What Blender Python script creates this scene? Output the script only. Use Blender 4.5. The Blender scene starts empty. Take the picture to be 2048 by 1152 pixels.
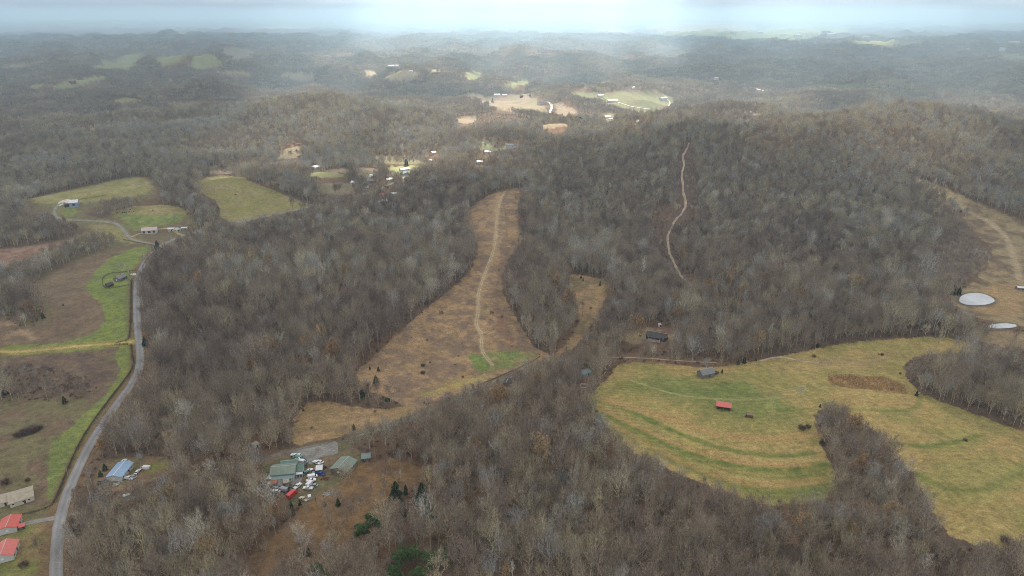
import bpy, math, random
import numpy as np
from mathutils import Vector
R = math.radians
S = bpy.context.scene
C = S.collection
# ------------------------------------------------------------------ camera
CAMH = 250.0
PITCH = math.atan((576 - 33) / 1365)
F = 1365.0
cam = bpy.data.cameras.new('camera'); camo = bpy.data.objects.new('camera', cam); C.objects.link(camo)
camo.location = (0, 0, CAMH); camo.rotation_euler = (R(90) - PITCH, 0, 0)
cam.sensor_width = 36; cam.lens = 36 * F / 2048; cam.clip_start = 1; cam.clip_end = 90000
S.camera = camo
# ------------------------------------------------------------------ sky + sun
SUN_EL, SUN_AZ = 60, 16          # azimuth clockwise from +Y (ahead of the camera)
w = bpy.data.worlds.new('World'); S.world = w; w.use_nodes = True
nt = w.node_tree; N = nt.nodes; L = nt.links
bg = N['Background']
sky = N.new('ShaderNodeTexSky'); sky.sky_type = 'NISHITA'; sky.sun_disc = False
sky.sun_elevation = R(SUN_EL); sky.sun_rotation = R(SUN_AZ); sky.dust_density = 1.0; sky.altitude = 200
tc = N.new('ShaderNodeTexCoord'); mp = N.new('ShaderNodeMapping'); mp.inputs['Scale'].default_value = (1.6, 1.6, 34)
cn = N.new('ShaderNodeTexNoise'); cn.inputs['Scale'].default_value = 2.2; cn.inputs['Detail'].default_value = 6; cn.inputs['Roughness'].default_value = .55
cn.inputs['Distortion'].default_value = .6
cr = N.new('ShaderNodeMapRange'); cr.inputs['From Min'].default_value = .40; cr.inputs['From Max'].default_value = .62
mx = N.new('ShaderNodeMix'); mx.data_type = 'RGBA'; mx.inputs['B'].default_value = (8.2, 8.4, 8.9, 1)
sc_ = N.new('ShaderNodeMath'); sc_.operation = 'MULTIPLY'; sc_.inputs[1].default_value = .85
L.new(tc.outputs['Generated'], mp.inputs['Vector']); L.new(mp.outputs[0], cn.inputs['Vector']); L.new(cn.outputs['Fac'], cr.inputs['Value'])
L.new(cr.outputs[0], sc_.inputs[0]); L.new(sc_.outputs[0], mx.inputs['Factor']); L.new(sky.outputs[0], mx.inputs['A'])
m0 = N.new('ShaderNodeMix'); m0.data_type = 'RGBA'; m0.inputs['Factor'].default_value = .7; m0.inputs['B'].default_value = (4.6, 6.1, 8.6, 1)
L.new(sky.outputs[0], m0.inputs['A']); L.new(m0.outputs['Result'], mx.inputs['A'])
L.new(mx.outputs['Result'], bg.inputs['Color']); bg.inputs['Strength'].default_value = .068
sl = bpy.data.lights.new('sun', 'SUN'); so = bpy.data.objects.new('sun', sl); C.objects.link(so)
sl.energy = 5.0; sl.angle = R(4); sl.color = (1, .95, .88)
az = R(SUN_AZ); el = R(SUN_EL)
SUNV = Vector((math.sin(az) * math.cos(el), math.cos(az) * math.cos(el), math.sin(el)))
so.rotation_euler = SUNV.to_track_quat('Z', 'Y').to_euler(); so.location = (0, 0, 900)
S.view_settings.view_transform = 'Standard'; S.view_settings.look = 'None'; S.view_settings.gamma = 1
S.view_settings.exposure = 1.14
S.cycles.max_bounces = 4; S.cycles.diffuse_bounces = 2; S.cycles.glossy_bounces = 2; S.cycles.volume_bounces = 1
S.cycles.transparent_max_bounces = 4; S.cycles.filter_width = .9; S.cycles.use_adaptive_sampling = False
S.cycles.use_denoising = True; S.cycles.denoiser = 'OPENIMAGEDENOISE'; S.cycles.denoising_prefilter = 'NONE'; S.cycles.denoising_input_passes = 'RGB_ALBEDO_NORMAL'
HAZE = 1.25e-4

# ------------------------------------------------------------------ maths
def _hash(ix, iy, seed):
    h = (ix.astype(np.uint32) * np.uint32(374761393) + iy.astype(np.uint32) * np.uint32(668265263) + np.uint32(seed * 1274126177 & 0xffffffff))
    h = (h ^ (h >> np.uint32(13))) * np.uint32(1274126177)
    h = h ^ (h >> np.uint32(16))
    return (h & np.uint32(0xffff)).astype(np.float64) / 65535.0
def vn(x, y, seed=0):
    xi = np.floor(x).astype(np.int64); yi = np.floor(y).astype(np.int64)
    fx = x - xi; fy = y - yi
    fx = fx * fx * fx * (fx * (fx * 6 - 15) + 10); fy = fy * fy * fy * (fy * (fy * 6 - 15) + 10)
    a = _hash(xi, yi, seed); b = _hash(xi + 1, yi, seed); c = _hash(xi, yi + 1, seed); d = _hash(xi + 1, yi + 1, seed)
    return (a * (1 - fx) + b * fx) * (1 - fy) + (c * (1 - fx) + d * fx) * fy
def fbm(x, y, seed=0, oct=3):
    s = 0; a = .5; t = 0
    for k in range(oct):
        s = s + a * vn(x, y, seed + k); t += a; a *= .5; x = x * 2.03 + 17.3; y = y * 2.03 - 9.1
    return s / t
def sst(a, b, x):
    t = np.clip((x - a) / (b - a), 0, 1); return t * t * (3 - 2 * t)
SP, CP = math.sin(PITCH), math.cos(PITCH)
def ray(px, py):
    u = (np.asarray(px, float) - 1024) / F; v = (np.asarray(py, float) - 576) / F
    return u, CP - v * SP, -(SP + v * CP)          # x, y, z per unit depth
def flat(px, py, h=0.0):
    x, y, z = ray(px, py); t = (h - CAMH) / z
    return x * t, y * t
# hills: (px, py of the crest, height, sigma x, sigma y, rot)
HILLS = [(1690, 258, 74, 240, 220, 0), (1475, 214, 58, 210, 140, 0), (1985, 275, 42, 260, 200, 0),
         (1330, 300, 30, 130, 230, 0),
         (690, 208, 60, 260, 170, 0), (890, 186, 48, 240, 140, 0), (560, 255, 34, 200, 120, 0), (1250, 262, 22, 240, 110, 0), (1900, 232, 40, 200, 120, 0),
         (240, 368, 24, 120, 75, 0), (470, 368, 20, 95, 70, 0), (300, 425, 12, 85, 40, 0),
         (1000, 415, 20, 60, 190, 0), (1420, 700, -8, 220, 60, 0), (1870, 410, -14, 120, 160, 0),
         (380, 130, 40, 420, 220, 0), (960, 160, 34, 300, 160, 0), (180, 240, 22, 420, 160, 0), (1180, 195, 22, 300, 160, 0),
         (600, 560, 9, 140, 120, 0), (110, 620, 8, 80, 60, 0)]
HW = []; PFLAT = []
for (px, py, h, sx, sy, ro) in HILLS:
    x, y = flat(px, py, max(h, 0)); HW.append((float(x), float(y), h, sx, sy))
def height(x, y):
    x = np.asarray(x, float); y = np.asarray(y, float)
    r = np.hypot(x, y)
    z = np.zeros_like(x)
    for (cx, cy, h, sx, sy) in HW:
        z += h * np.exp(-((x - cx) / sx) ** 2 - ((y - cy) / sy) ** 2)
    near = 1 - sst(900, 1700, r)
    z += (fbm(x / 260, y / 260, 3, 3) - .5) * (12 + 78 * sst(750, 1600, r))
    far = sst(1700, 3200, r)
    n = fbm(x / 900 + 3.1, y / 700, 11, 4); rd = 1 - np.abs(2 * n - 1)
    z += far * ((rd - .78) * 185) * (1 - .25 * sst(9000, 18000, r))
    z += sst(1500, 2600, r) * (fbm(x / 330, y / 260, 21, 3) - .5) * 95
    z += sst(6000, 16000, r) * (fbm(x / 5200, y / 4200, 31, 3) - .52) * 130
    z += sst(12000, 30000, r) * 90
    z -= 10 * sst(1400, 2200, r)
    for (cx, cy, cz, cr) in PFLAT:
        f = 1 - sst(cr, cr * 2.2, np.hypot(x - cx, y - cy)); z = z * (1 - f) + cz * f
    return z
TS = np.concatenate([np.arange(250, 2600, 12.0), 2600 * 1.006 ** np.arange(0, 460)])
def at(px, py, dz=0.0):
    """point of the land (plus dz) seen through pixel (px, py) of the 2048x1152 photograph"""
    px = np.atleast_1d(np.asarray(px, float)); py = np.atleast_1d(np.asarray(py, float))
    dx, dy, dzr = ray(px, py)
    X = dx[:, None] * TS; Y = dy[:, None] * TS; Z = CAMH + dzr[:, None] * TS
    H = height(X, Y) + dz
    below = Z < H
    k = np.where(below.any(1), below.argmax(1), len(TS) - 1); k = np.maximum(k, 1)
    i = np.arange(len(px)); d0 = (Z - H)[i, k - 1]; d1 = (Z - H)[i, k]
    f = np.clip(d0 / np.where(np.abs(d0 - d1) < 1e-9, 1, d0 - d1), 0, 1)
    t = TS[k - 1] * (1 - f) + TS[k] * f
    x = dx * t; y = dy * t
    return np.stack([x, y, height(x, y)], 1)
for px_, py_, cr_ in ((1953, 600, 30), (2004, 653, 22)):
    q_ = at([px_], [py_])[0]; PFLAT.append((float(q_[0]), float(q_[1]), float(q_[2]), cr_))
def proj(x, y, z):
    zz = z - CAMH
    d = y * CP - zz * SP; up = y * SP + zz * CP
    return 1024 + F * x / d, 576 - F * up / d, d
def densify(pts, step, closed):
    out = []; n = len(pts)
    for i in range(n if closed else n - 1):
        a = pts[i]; b = pts[(i + 1) % n]; m = max(1, int(math.dist(a, b) / step))
        for k in range(m): out.append((a[0] + (b[0] - a[0]) * k / m, a[1] + (b[1] - a[1]) * k / m))
    if not closed: out.append(pts[-1])
    return out
def smooth(pts, closed, it=2):
    for _ in range(it):
        q = []; n = len(pts)
        if not closed: q.append(pts[0])
        for i in range(n if closed else n - 1):
            a = pts[i]; b = pts[(i + 1) % n]
            q.append((a[0] * .75 + b[0] * .25, a[1] * .75 + b[1] * .25)); q.append((a[0] * .25 + b[0] * .75, a[1] * .25 + b[1] * .75))
        if not closed: q.append(pts[-1])
        pts = q
    return pts
def wpoly(pts, dz=0.0, sm=1):
    p = densify(smooth(pts, True, sm), 14, True)
    return at([a[0] for a in p], [a[1] for a in p], dz)[:, :2]
def wline(pts, sm=2, dz=0.0):
    p = densify(smooth(pts, False, sm), 8, False)
    q = at([a[0] for a in p], [a[1] for a in p], dz)
    keep = [0]
    for i in range(1, len(q)):
        if np.hypot(*(q[i, :2] - q[keep[-1], :2])) > 3: keep.append(i)
    return q[keep]
def inside(x, y, P):
    res = np.zeros(x.shape, bool)
    m = (x > P[:, 0].min()) & (x < P[:, 0].max()) & (y > P[:, 1].min()) & (y < P[:, 1].max())
    if not m.any(): return res
    X = x[m]; Y = y[m]; c = np.zeros(X.shape, bool)
    n = len(P)
    for i in range(n):
        x0, y0 = P[i]; x1, y1 = P[(i + 1) % n]
        if y0 == y1: continue
        k = ((y0 > Y) != (y1 > Y))
        k &= X < (x1 - x0) * (Y - y0) / (y1 - y0) + x0
        c ^= k
    res[m] = c
    return res
def dline(x, y, P, lim):
    """distance to polyline P, inf beyond lim"""
    res = np.full(x.shape, np.inf)
    m = (x > P[:, 0].min() - lim) & (x < P[:, 0].max() + lim) & (y > P[:, 1].min() - lim) & (y < P[:, 1].max() + lim)
    if not m.any(): return res
    X = x[m]; Y = y[m]; d = np.full(X.shape, np.inf)
    for i in range(len(P) - 1):
        ax, ay = P[i, :2]; bx, by = P[i + 1, :2]; vx, vy = bx - ax, by - ay; l2 = vx * vx + vy * vy + 1e-9
        k = (X > min(ax, bx) - lim) & (X < max(ax, bx) + lim) & (Y > min(ay, by) - lim) & (Y < max(ay, by) + lim)
        if not k.any(): continue
        xx = X[k]; yy = Y[k]
        t = np.clip(((xx - ax) * vx + (yy - ay) * vy) / l2, 0, 1)
        d[k] = np.minimum(d[k], np.hypot(xx - ax - t * vx, yy - ay - t * vy))
    d[d > lim] = np.inf
    res[m] = d
    return res

# ------------------------------------------------------------------ land cover traced as zones
TAN = (.320, .236, .090); GRN = (.150, .165, .045); BRT = (.150, .175, .056); OLV = (.150, .130, .065)
BRN = (.150, .105, .068); ORG = (.290, .190, .098); RUS = (.140, .090, .054); PUR = (.120, .085, .070); DRT = (.34, .24, .15)
GRV = (.26, .25, .235); LIT = (.120, .082, .056); PAL = (.24, .20, .12); OLG = (.215, .196, .068)
# name, polygon, colour A, colour B, mottle size (m), open
Z = []
def zone(name, pts, a, b, s=9, open=True, sm=1, edge=1.5, mixb=.5): Z.append(dict(name=name, pts=pts, a=a, b=b, s=s, open=open, sm=sm, edge=edge, mixb=mixb))
zone('hay_field', [(1180,795),(1192,775),(1225,748),(1235,727),(1300,722),(1380,732),(1440,734),(1500,724),(1560,714),(1630,698),(1680,688),(1740,681),(1820,675),(1890,674),(1940,684),(1962,700),(1925,706),(1850,708),(1812,722),(1805,740),(1818,762),(1838,785),(1880,803),(1930,820),(1990,843),(2060,868),(2300,900),(2300,1130),(2060,1100),(1990,1094),(1930,1084),(1895,1068),(1872,1040),(1855,1000),(1832,962),(1800,920),(1770,880),(1740,855),(1700,828),(1662,812),(1638,818),(1630,838),(1640,880),(1655,915),(1672,960),(1665,988),(1620,1005),(1560,1012),(1500,1003),(1440,980),(1380,957),(1320,932),(1270,905),(1230,872),(1200,838)], TAN, (.250, .210, .072), 22)
zone('clearing', [(706,748),(760,702),(800,662),(860,612),(910,572),(942,540),(958,500),(950,470),(932,435),(936,420),(965,397),(1000,381),(1045,375),(1050,385),(1040,400),(1036,430),(1036,452),(1062,468),(1042,485),(1022,510),(1008,540),(1003,570),(1012,602),(1030,632),(1048,662),(1062,692),(1092,706),(1106,716),(1075,735),(1030,752),(960,775),(880,800),(840,812),(812,812),(790,800),(750,785),(715,775)], ORG, (.19,.13,.085), 9)
zone('clearing', [(583,865),(588,835),(612,808),(650,800),(700,812),(740,818),(790,818),(845,806),(868,808),(850,822),(800,838),(740,858),(690,872),(640,880),(585,893)], (.25,.175,.085), ORG, 9)
zone('clearing', [(1135,548),(1165,550),(1220,563),(1218,580),(1205,610),(1185,645),(1165,680),(1130,705),(1100,722),(1120,700),(1146,672),(1158,640),(1153,600),(1140,575)], ORG, (.19,.14,.075), 9)
zone('clearing', [(1238,676),(1262,656),(1345,654),(1352,668),(1345,685),(1300,684),(1262,690)], (.18,.11,.075), (.26,.2,.12), 8)
zone('meadow', [(1832,356),(1880,372),(1960,408),(2060,448),(2300,520),(2300,700),(2060,655),(1995,645),(1925,628),(1895,600),(1920,585),(1950,560),(1975,530),(1990,505),(1965,480),(1930,445),(1895,412),(1860,385)], (.25,.19,.10), BRN, 12)
zone('meadow', [(1925,664),(1990,662),(2060,664),(2300,680),(2300,730),(2060,700),(1985,690)], (.24,.17,.10), (.2,.15,.08), 8)
zone('pasture', [(-400,505),(0,499),(60,492),(130,478),(178,464),(150,452),(108,440),(90,432),(50,425),(40,405),(60,396),(120,384),(200,366),(262,353),(300,354),(325,380),(330,396),(290,404),(225,404),(200,418),(160,430),(215,436),(290,410),(345,409),(380,428),(388,442),(400,452),(360,470),(335,484),(325,492),(300,512),(276,550),(268,600),(268,655),(272,700),(262,742),(238,788),(190,858),(150,938),(124,998),(108,1060),(104,1152),(100,1400),(-900,1400),(-900,700)], OLV, BRN, 14)
zone('pasture', [(393,372),(405,356),(440,349),(480,354),(540,378),(605,404),(640,412),(600,418),(520,438),(442,446),(436,402),(405,388)], OLG, (.23,.19,.09), 14)
zone('yard', [(186,958),(206,922),(262,912),(340,915),(352,928),(335,948),(290,968),(240,984),(190,978)], (.17,.14,.07), (.2,.13,.08), 6)
zone('yard', [(522,925),(560,900),(640,888),(684,880),(700,892),(735,915),(715,960),(665,1000),(590,1014),(545,985),(515,965)], (.17,.12,.075), (.13,.12,.06), 6)
zone('clearing', [(455,1165),(500,1110),(545,1068),(585,1030),(620,1000),(680,965),(722,918),(800,918),(855,945),(825,975),(770,1005),(725,1050),(700,1085),(650,1105),(580,1128),(530,1165)], RUS, (.19,.115,.055), 9)
# colour-only patches (no new object)
def patch(pts, a, b, s=8, sm=2, edge=2.5, mixb=.5): zone(None, pts, a, b, s, False, sm, edge, mixb)
# hay field
patch([(1190,790),(1240,745),(1330,735),(1420,745),(1500,745),(1560,770),(1600,800),(1640,820),(1635,850),(1560,862),(1480,862),(1380,835),(1300,800),(1240,790)], (.135,.155,.044), (.175,.178,.055), 16, edge=12)
patch([(1500,730),(1640,705),(1800,690),(1920,690),(1810,705),(1790,745),(1660,745),(1580,760)], TAN, (.27,.2,.09), 14, edge=6)
patch([(1860,1000),(1960,1040),(2070,960),(2300,960),(2300,1140),(1990,1094),(1900,1070)], OLG, TAN, 16, edge=14)
patch([(1655,750),(1700,750),(1770,756),(1808,770),(1815,790),(1760,782),(1700,776),(1660,770)], (.33,.21,.095), (.20,.13,.07), 2.5, sm=0, edge=1)
# clearing greens and browns
patch([(940,705),(990,698),(1060,700),(1090,706),(1060,730),(985,752),(955,745),(935,725)], (.22,.19,.08), BRT, 8, edge=3)
patch([(1000,702),(1040,700),(1045,712),(1000,724),(990,712)], BRT, BRT, 6, edge=2)
patch([(935,705),(960,710),(970,740),(950,742)], (.15,.2,.045), BRT, 6, edge=2)
patch([(860,735),(900,700),(1000,620),(960,600),(900,665),(800,735),(780,770)], (.22,.17,.075), BRN, 14, edge=8)
patch([(850,800),(820,790),(880,765),(950,745),(1010,750),(950,775)], (.27,.23,.09), TAN, 9, edge=4)
patch([(985,385),(1010,380),(1005,430),(1008,500),(985,540),(975,600),(955,640),(948,600),(960,550),(985,505),(978,440)], (.345,.245,.14), ORG, 7, edge=4)
patch([(1010,480),(1055,470),(1020,520),(1000,560),(1015,620),(1050,690),(1000,690),(975,640),(985,560)], (.19,.105,.07), BRN, 10, edge=5)
patch([(1180,575),(1218,570),(1205,610),(1185,640)], ORG, TAN, 6)
patch([(1242,676),(1262,660),(1285,660),(1290,675),(1265,688)], (.26,.21,.12), TAN, 4)
# right meadow
patch([(1885,455),(1930,440),(1975,490),(1985,530),(1950,560),(1920,590),(1880,560),(1860,520)], PUR, BRN, 7, edge=6)
patch([(1930,585),(1990,560),(2060,570),(2060,640),(1990,638),(1940,622)], (.27,.19,.09), ORG, 9, edge=4)
# left pastures
patch([(60,560),(130,520),(210,500),(262,490),(300,500),(268,550),(264,600),(230,690),(150,690),(0,692),(0,640),(60,660),(90,630),(80,600)], BRN, (.18,.13,.08), 16, edge=6)
patch([(178,560),(210,520),(285,488),(310,498),(280,548),(270,600),(268,660),(262,690),(140,705),(0,712),(0,690),(110,690),(180,670),(212,650),(205,610),(182,590),(168,575)], (.17,.2,.05), BRT, 11, sm=2, edge=1.5)
patch([(240,690),(268,690),(272,720),(262,745),(238,788),(190,850),(150,930),(120,1000),(95,1010),(92,940),(100,890),(140,855),(200,800),(236,762),(240,735),(228,710)], (.19,.205,.055), BRT, 9, sm=2, edge=1.2)
patch([(95,960),(96,890),(130,862),(180,830),(150,880),(125,930)], BRT, BRT, 8)
patch([(0,716),(80,706),(180,700),(222,712),(238,738),(228,768),(180,800),(0,805)], (.115,.08,.06), BRN, 9, sm=2)
patch([(200,425),(290,412),(345,410),(390,432),(350,452),(300,456),(262,470),(245,445)], (.20,.22,.07), BRT, 10, edge=4)
patch([(205,425),(280,411),(350,409),(385,428),(340,430),(250,428)], (.28,.22,.11), OLG, 8, edge=2)
patch([(50,398),(120,384),(262,353),(300,354),(322,385),(225,402),(140,410),(60,410)], (.27,.235,.11), OLG, 14, edge=4)
patch([(112,410),(160,408),(160,432),(118,438)], OLG, BRT, 8)
patch([(170,445),(240,448),(262,472),(290,486),(245,490),(180,466)], OLG, (.24,.2,.1), 8)
patch([(-200,505),(0,500),(130,480),(185,470),(110,495),(60,515),(0,545),(-200,600)], (.20,.115,.08), (.26,.17,.12), 7)
patch([(0,628),(40,645),(80,665),(90,680),(0,695),(-90,690)], (.26,.18,.11), BRN, 8)
patch([(0,1050),(30,1040),(98,1035),(98,1152),(-100,1300),(-200,1100)], (.17,.17,.055), (.2,.14,.07), 7, edge=2)
patch([(290,925),(345,918),(350,930),(300,952),(270,945)], (.18,.19,.05), OLG, 5)
patch([(190,970),(215,955),(235,968),(290,965),(250,985)], (.25,.17,.10), BRN, 5)
# far fields (open)
FAR = [([(170,141),(215,124),(272,102),(290,107),(278,128),(255,137)], 0), ([(305,117),(378,106),(362,122),(322,130)], 0), ([(376,136),(392,111),(425,111),(447,129),(412,138)], 0),
 ([(444,94),(500,96),(512,112),(470,124),(456,112)], 2), ([(100,180),(125,160),(212,152),(218,156),(165,166),(170,178)], 0), ([(552,152),(590,143),(627,147),(624,160),(600,162)], 1),
 ([(420,146),(470,141),(520,148),(470,150)], 1), ([(320,162),(352,155),(350,159)], 1), ([(220,203),(255,195),(287,199),(250,206)], 0), 
 ([(300,206),(480,204),(520,210),(400,213)], 2), ([(130,262),(180,256),(250,257),(170,265)], 1), ([(140,270),(200,282),(280,284),(200,288)], 0),
 ([(545,318),(560,300),(600,290),(612,300),(590,318)], 2), ([(740,314),(765,310),(830,318),(872,320),(840,328),(765,328)], 4), ([(700,350),(735,330),(770,345),(730,352)], 2),
 ([(625,368),(700,364),(716,374),(700,392),(640,388)], 2), ([(400,342),(430,334),(478,344),(440,350)], 2), ([(600,350),(650,342),(700,350),(660,358)],0),
 ([(768,160),(775,145),(832,140),(834,158),(810,163)], 1), ([(728,148),(742,139),(755,148),(745,154)], 1), ([(925,158),(948,140),(966,148),(955,160)], 0),
 ([(910,200),(915,190),(970,187),(968,200)], 1), ([(965,195),(1010,188),(1050,188),(1085,205),(1105,240),(1060,225),(1000,222),(965,210)], 2), ([(1105,205),(1130,210),(1180,236),(1160,246),(1115,238)], 2),
 ([(1135,186),(1172,182),(1205,188),(1240,182),(1275,185),(1300,182),(1345,194),(1352,208),(1318,214),(1338,232),(1300,236),(1262,222),(1236,212),(1205,206),(1168,196)], 4), ([(1195,232),(1215,226),(1242,234),(1235,246),(1205,246)], 4),
 ([(1130,172),(1165,166),(1220,170),(1160,176)], 0), ([(1648,173),(1700,168),(1732,170),(1720,176)], 3), ([(1975,106),(2060,108),(2060,126),(2010,118)], 0),
 ([(1280,55),(1345,44),(1440,42),(1520,50),(1500,66),(1420,70),(1340,66)], 1), ([(1180,58),(1230,55),(1275,62),(1230,66)], 1), ([(1520,56),(1600,50),(1690,52),(1700,62),(1600,70),(1530,70)], 0),
 ([(1680,86),(1740,80),(1900,84),(1850,92),(1740,94)], 0), ([(1870,98),(1930,92),(1930,102)], 0), ([(1395,245),(1440,232),(1460,240),(1420,250)], 2), ([(905,240),(940,230),(960,240),(930,250)], 2),
 ([(940,285),(985,280),(990,300),(950,300)], 4), ([(960,300),(1030,285),(1040,292),(990,304)], 4)]
FAR += [([(1000,173),(1035,162),(1064,163),(1062,168),(1030,174)], 0), ([(0,132),(60,130),(66,134),(0,137)], 1), ([(58,172),(84,165),(92,172),(64,178)], 0), ([(1290,68),(1420,60),(1600,69),(1660,78),(1500,78),(1380,75)], 3),
 ([(180,92),(240,88),(250,92),(190,96)], 2), ([(330,68),(390,60),(400,64),(340,70)], 1), ([(500,54),(620,50),(630,55),(510,57)], 0), ([(1480,225),(1520,220),(1530,228),(1490,232)], 2),
 ([(1080,250),(1130,246),(1140,252),(1090,258)], 2), ([(760,338),(800,330),(850,332),(840,345),(790,352)], 0), ([(640,340),(690,336),(720,340),(680,348)], 2), ([(860,140),(890,136),(896,142),(868,146)], 1), ([(1560,118),(1620,112),(1632,118),(1570,123)], 3), ([(1780,150),(1850,146),(1856,150),(1790,154)], 2)]
FC = [((.23,.22,.10), (.20,.20,.09)), (PAL, (.27,.21,.13)), ((.24,.17,.12), (.2,.17,.1)), ((.12,.15,.05), (.15,.15,.06)), ((.165,.165,.085), (.17,.15,.085))]
for pts, k in FAR: zone('field', pts, FC[k][0], FC[k][1], 30, True, 1, 4)
# wood islands inside open zones (trees allowed again)
WOODS = [[(-300,612),(0,575),(30,578),(62,585),(84,606),(90,632),(66,655),(40,660),(24,645),(0,632),(-300,690)],
 [(-300,640),(0,548),(60,524),(120,499),(180,478),(225,474),(238,484),(222,500),(170,513),(110,540),(60,575),(0,602),(-300,720)],
 [(-200,440),(0,446),(60,442),(110,440),(150,455),(176,465),(120,480),(50,490),(0,498),(-200,520)],
 [(-400,735),(0,738),(40,728),(100,733),(150,748),(185,758),(200,775),(170,790),(148,802),(110,806),(60,800),(0,804),(-400,850)],
 [(160,430),(200,418),(228,404),(290,404),(330,396),(345,408),(290,410),(215,436)],
 [(620,805),(640,790),(700,770),(735,775),(790,800),(812,812),(770,820),(700,812)],
 [(-60,395),(0,398),(60,398),(50,425),(0,440)]]
BRUSH = [[(1295,440),(1330,405),(1350,420),(1345,470),(1350,520),(1370,560),(1330,560),(1305,500)],
 [(1885,470),(1930,470),(1975,495),(1990,530),(1955,565),(1920,590),(1870,570),(1850,530)],
 [(1375,285),(1385,330),(1395,400),(1385,470),(1360,480),(1350,400),(1350,320)],
 [(0,716),(80,706),(180,700),(222,712),(238,738),(228,768),(180,800),(0,805)],
 [(880,235),(980,225),(1080,240),(1060,258),(960,262)]]
PINES = []

for z in Z: z['w'] = wpoly(z['pts'], 0, z['sm'])
OPEN = [z['w'] for z in Z if z['open']]
WOODW = [wpoly(p) for p in WOODS]; BRUSHW = [wpoly(p) for p in BRUSH]
# lines: name, px polyline, width m, kind
ROADS = {
 'main': ([(112,1400),(112,1250),(112,1152),(114,1090),(118,1045),(130,1000),(150,950),(174,900),(200,855),(240,800),(266,765),(280,735),(281,705),(275,660),(273,600),(274,560),(285,532),(300,510),(318,495),(336,484)], 5.8),
 'main_far': ([(336,484),(375,468),(440,454),(520,436),(600,418),(650,408),(700,396),(770,376),(830,345),(900,322)], 5.0),
 'lane': ([(118,1036),(150,1030),(200,1014),(260,997),(310,983),(400,955),(470,937),(530,916),(600,898),(660,886)], 3.6),
 'lane_far': ([(700,876),(760,860),(820,838),(880,812),(960,778),(1020,755),(1080,738),(1140,716),(1165,714)], 3.6),
 'lane_dirt': ([(1165,714),(1200,714),(1290,716),(1350,721),(1440,726)], 2.2),
 'dirt_right': ([(1520,722),(1560,712),(1600,722),(1640,726)], 2.5),
 'drive_red': ([(112,1036),(85,1040),(55,1046),(30,1052)], 3.4),
 'drive_tan': ([(268,683),(230,687),(170,691),(100,698),(50,703),(-10,704),(-150,700)], 4.2),
 'drive_up': ([(325,492),(300,488),(272,482),(258,476),(250,464),(240,452),(226,445),(180,442),(125,440),(108,432),(110,418),(118,408),(134,405)], 4.0),
 'drive_barn': ([(262,474),(290,464),(340,455),(372,458)], 3.4),
 'drive_barn2': ([(340,455),(352,466),(368,472)], 3.4),
 'track_l': ([(1010,383),(1000,400),(993,440),(991,480),(985,510),(970,545),(955,590),(957,625),(950,650),(965,668),(962,690),(965,705),(985,730)], 3.4),
 'hill': ([(1378,286),(1374,298),(1364,314),(1369,328),(1363,350),(1366,372),(1366,385),(1373,408),(1364,428),(1350,440),(1344,456),(1335,470),(1336,488),(1338,505),(1345,518),(1352,536),(1364,556),(1386,572)], 4.5),
 'meadow_track': ([(1836,358),(1870,378),(1905,402),(1935,422),(1965,436),(1990,452),(2015,475),(2030,520),(2040,560)], 5),
 'far_a': ([(1086,204),(1100,205),(1105,215),(1097,228),(1130,243)], 6), 'far_b': ([(1228,203),(1246,208),(1262,214),(1300,219)], 4), 'far_c': ([(1333,198),(1341,204),(1337,213)], 3.5),
 'far_d': ([(1180,243),(1240,236),(1270,241)], 6), 'far_e': ([(1512,178),(1535,184)], 7),
}
ROADW = {k: (wline(p, 1 if k == 'hill' else 2), wd) for k, (p, wd) in ROADS.items()}

def landcolour(x, y):
    """pigment of the ground at world x, y and the id of the zone it lies in"""
    r = np.hypot(x, y)
    ex = (vn(x / 5, y / 5, 91) - .5); ey = (vn(x / 5, y / 5, 92) - .5)
    col = np.empty(x.shape + (3,)); m = fbm(x / 24, y / 24, 41, 3)[..., None]
    col[:] = np.array(LIT) * (.75 + .5 * m) + np.array((.02, .004, -.004)) * (fbm(x / 60, y / 60, 44, 2)[..., None] > .55)
    # beyond the modelled trees the wood is a grey-brown nap
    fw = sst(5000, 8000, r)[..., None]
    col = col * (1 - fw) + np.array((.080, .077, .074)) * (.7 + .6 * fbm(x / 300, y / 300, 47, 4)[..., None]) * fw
    cid = np.zeros(x.shape, int)
    for i, z in enumerate(Z):
        e = z['edge'] * np.maximum(1, r / 900) * 2
        k = inside(x + ex * e, y + ey * e, z['w'])
        if not k.any(): continue
        n = fbm(x[k] / z['s'], y[k] / z['s'], 51 + i, 4)
        t = sst(.36, .64, n)[:, None]
        c = np.array(z['a']) * (1 - t) + np.array(z['b']) * t
        c = c * (.82 + .36 * fbm(x[k] / 3.1, y[k] / 3.1, 7 + i, 2))[:, None]
        if z['name'] is None and z['edge'] >= 2.5:      # soft-edged patch
            d = np.full(n.shape, 1e9); P = z['w']; d = dline(x[k], y[k], np.vstack([P, P[:1]]), z['edge'] * 2.4)
            d[~np.isfinite(d)] = z['edge'] * 2.4
            a = np.clip(sst(0, z['edge'] * 2.4, d) + (fbm(x[k] / 4, y[k] / 4, 77, 3) - .5) * 1.1 * (1 - sst(.7, 1, d / (z['edge'] * 2.4))), 0, 1)[:, None]
            c = col[k] * (1 - a) + c * a
        col[k] = c
        if z['name']: cid[k] = i + 1
    return col, cid

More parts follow.
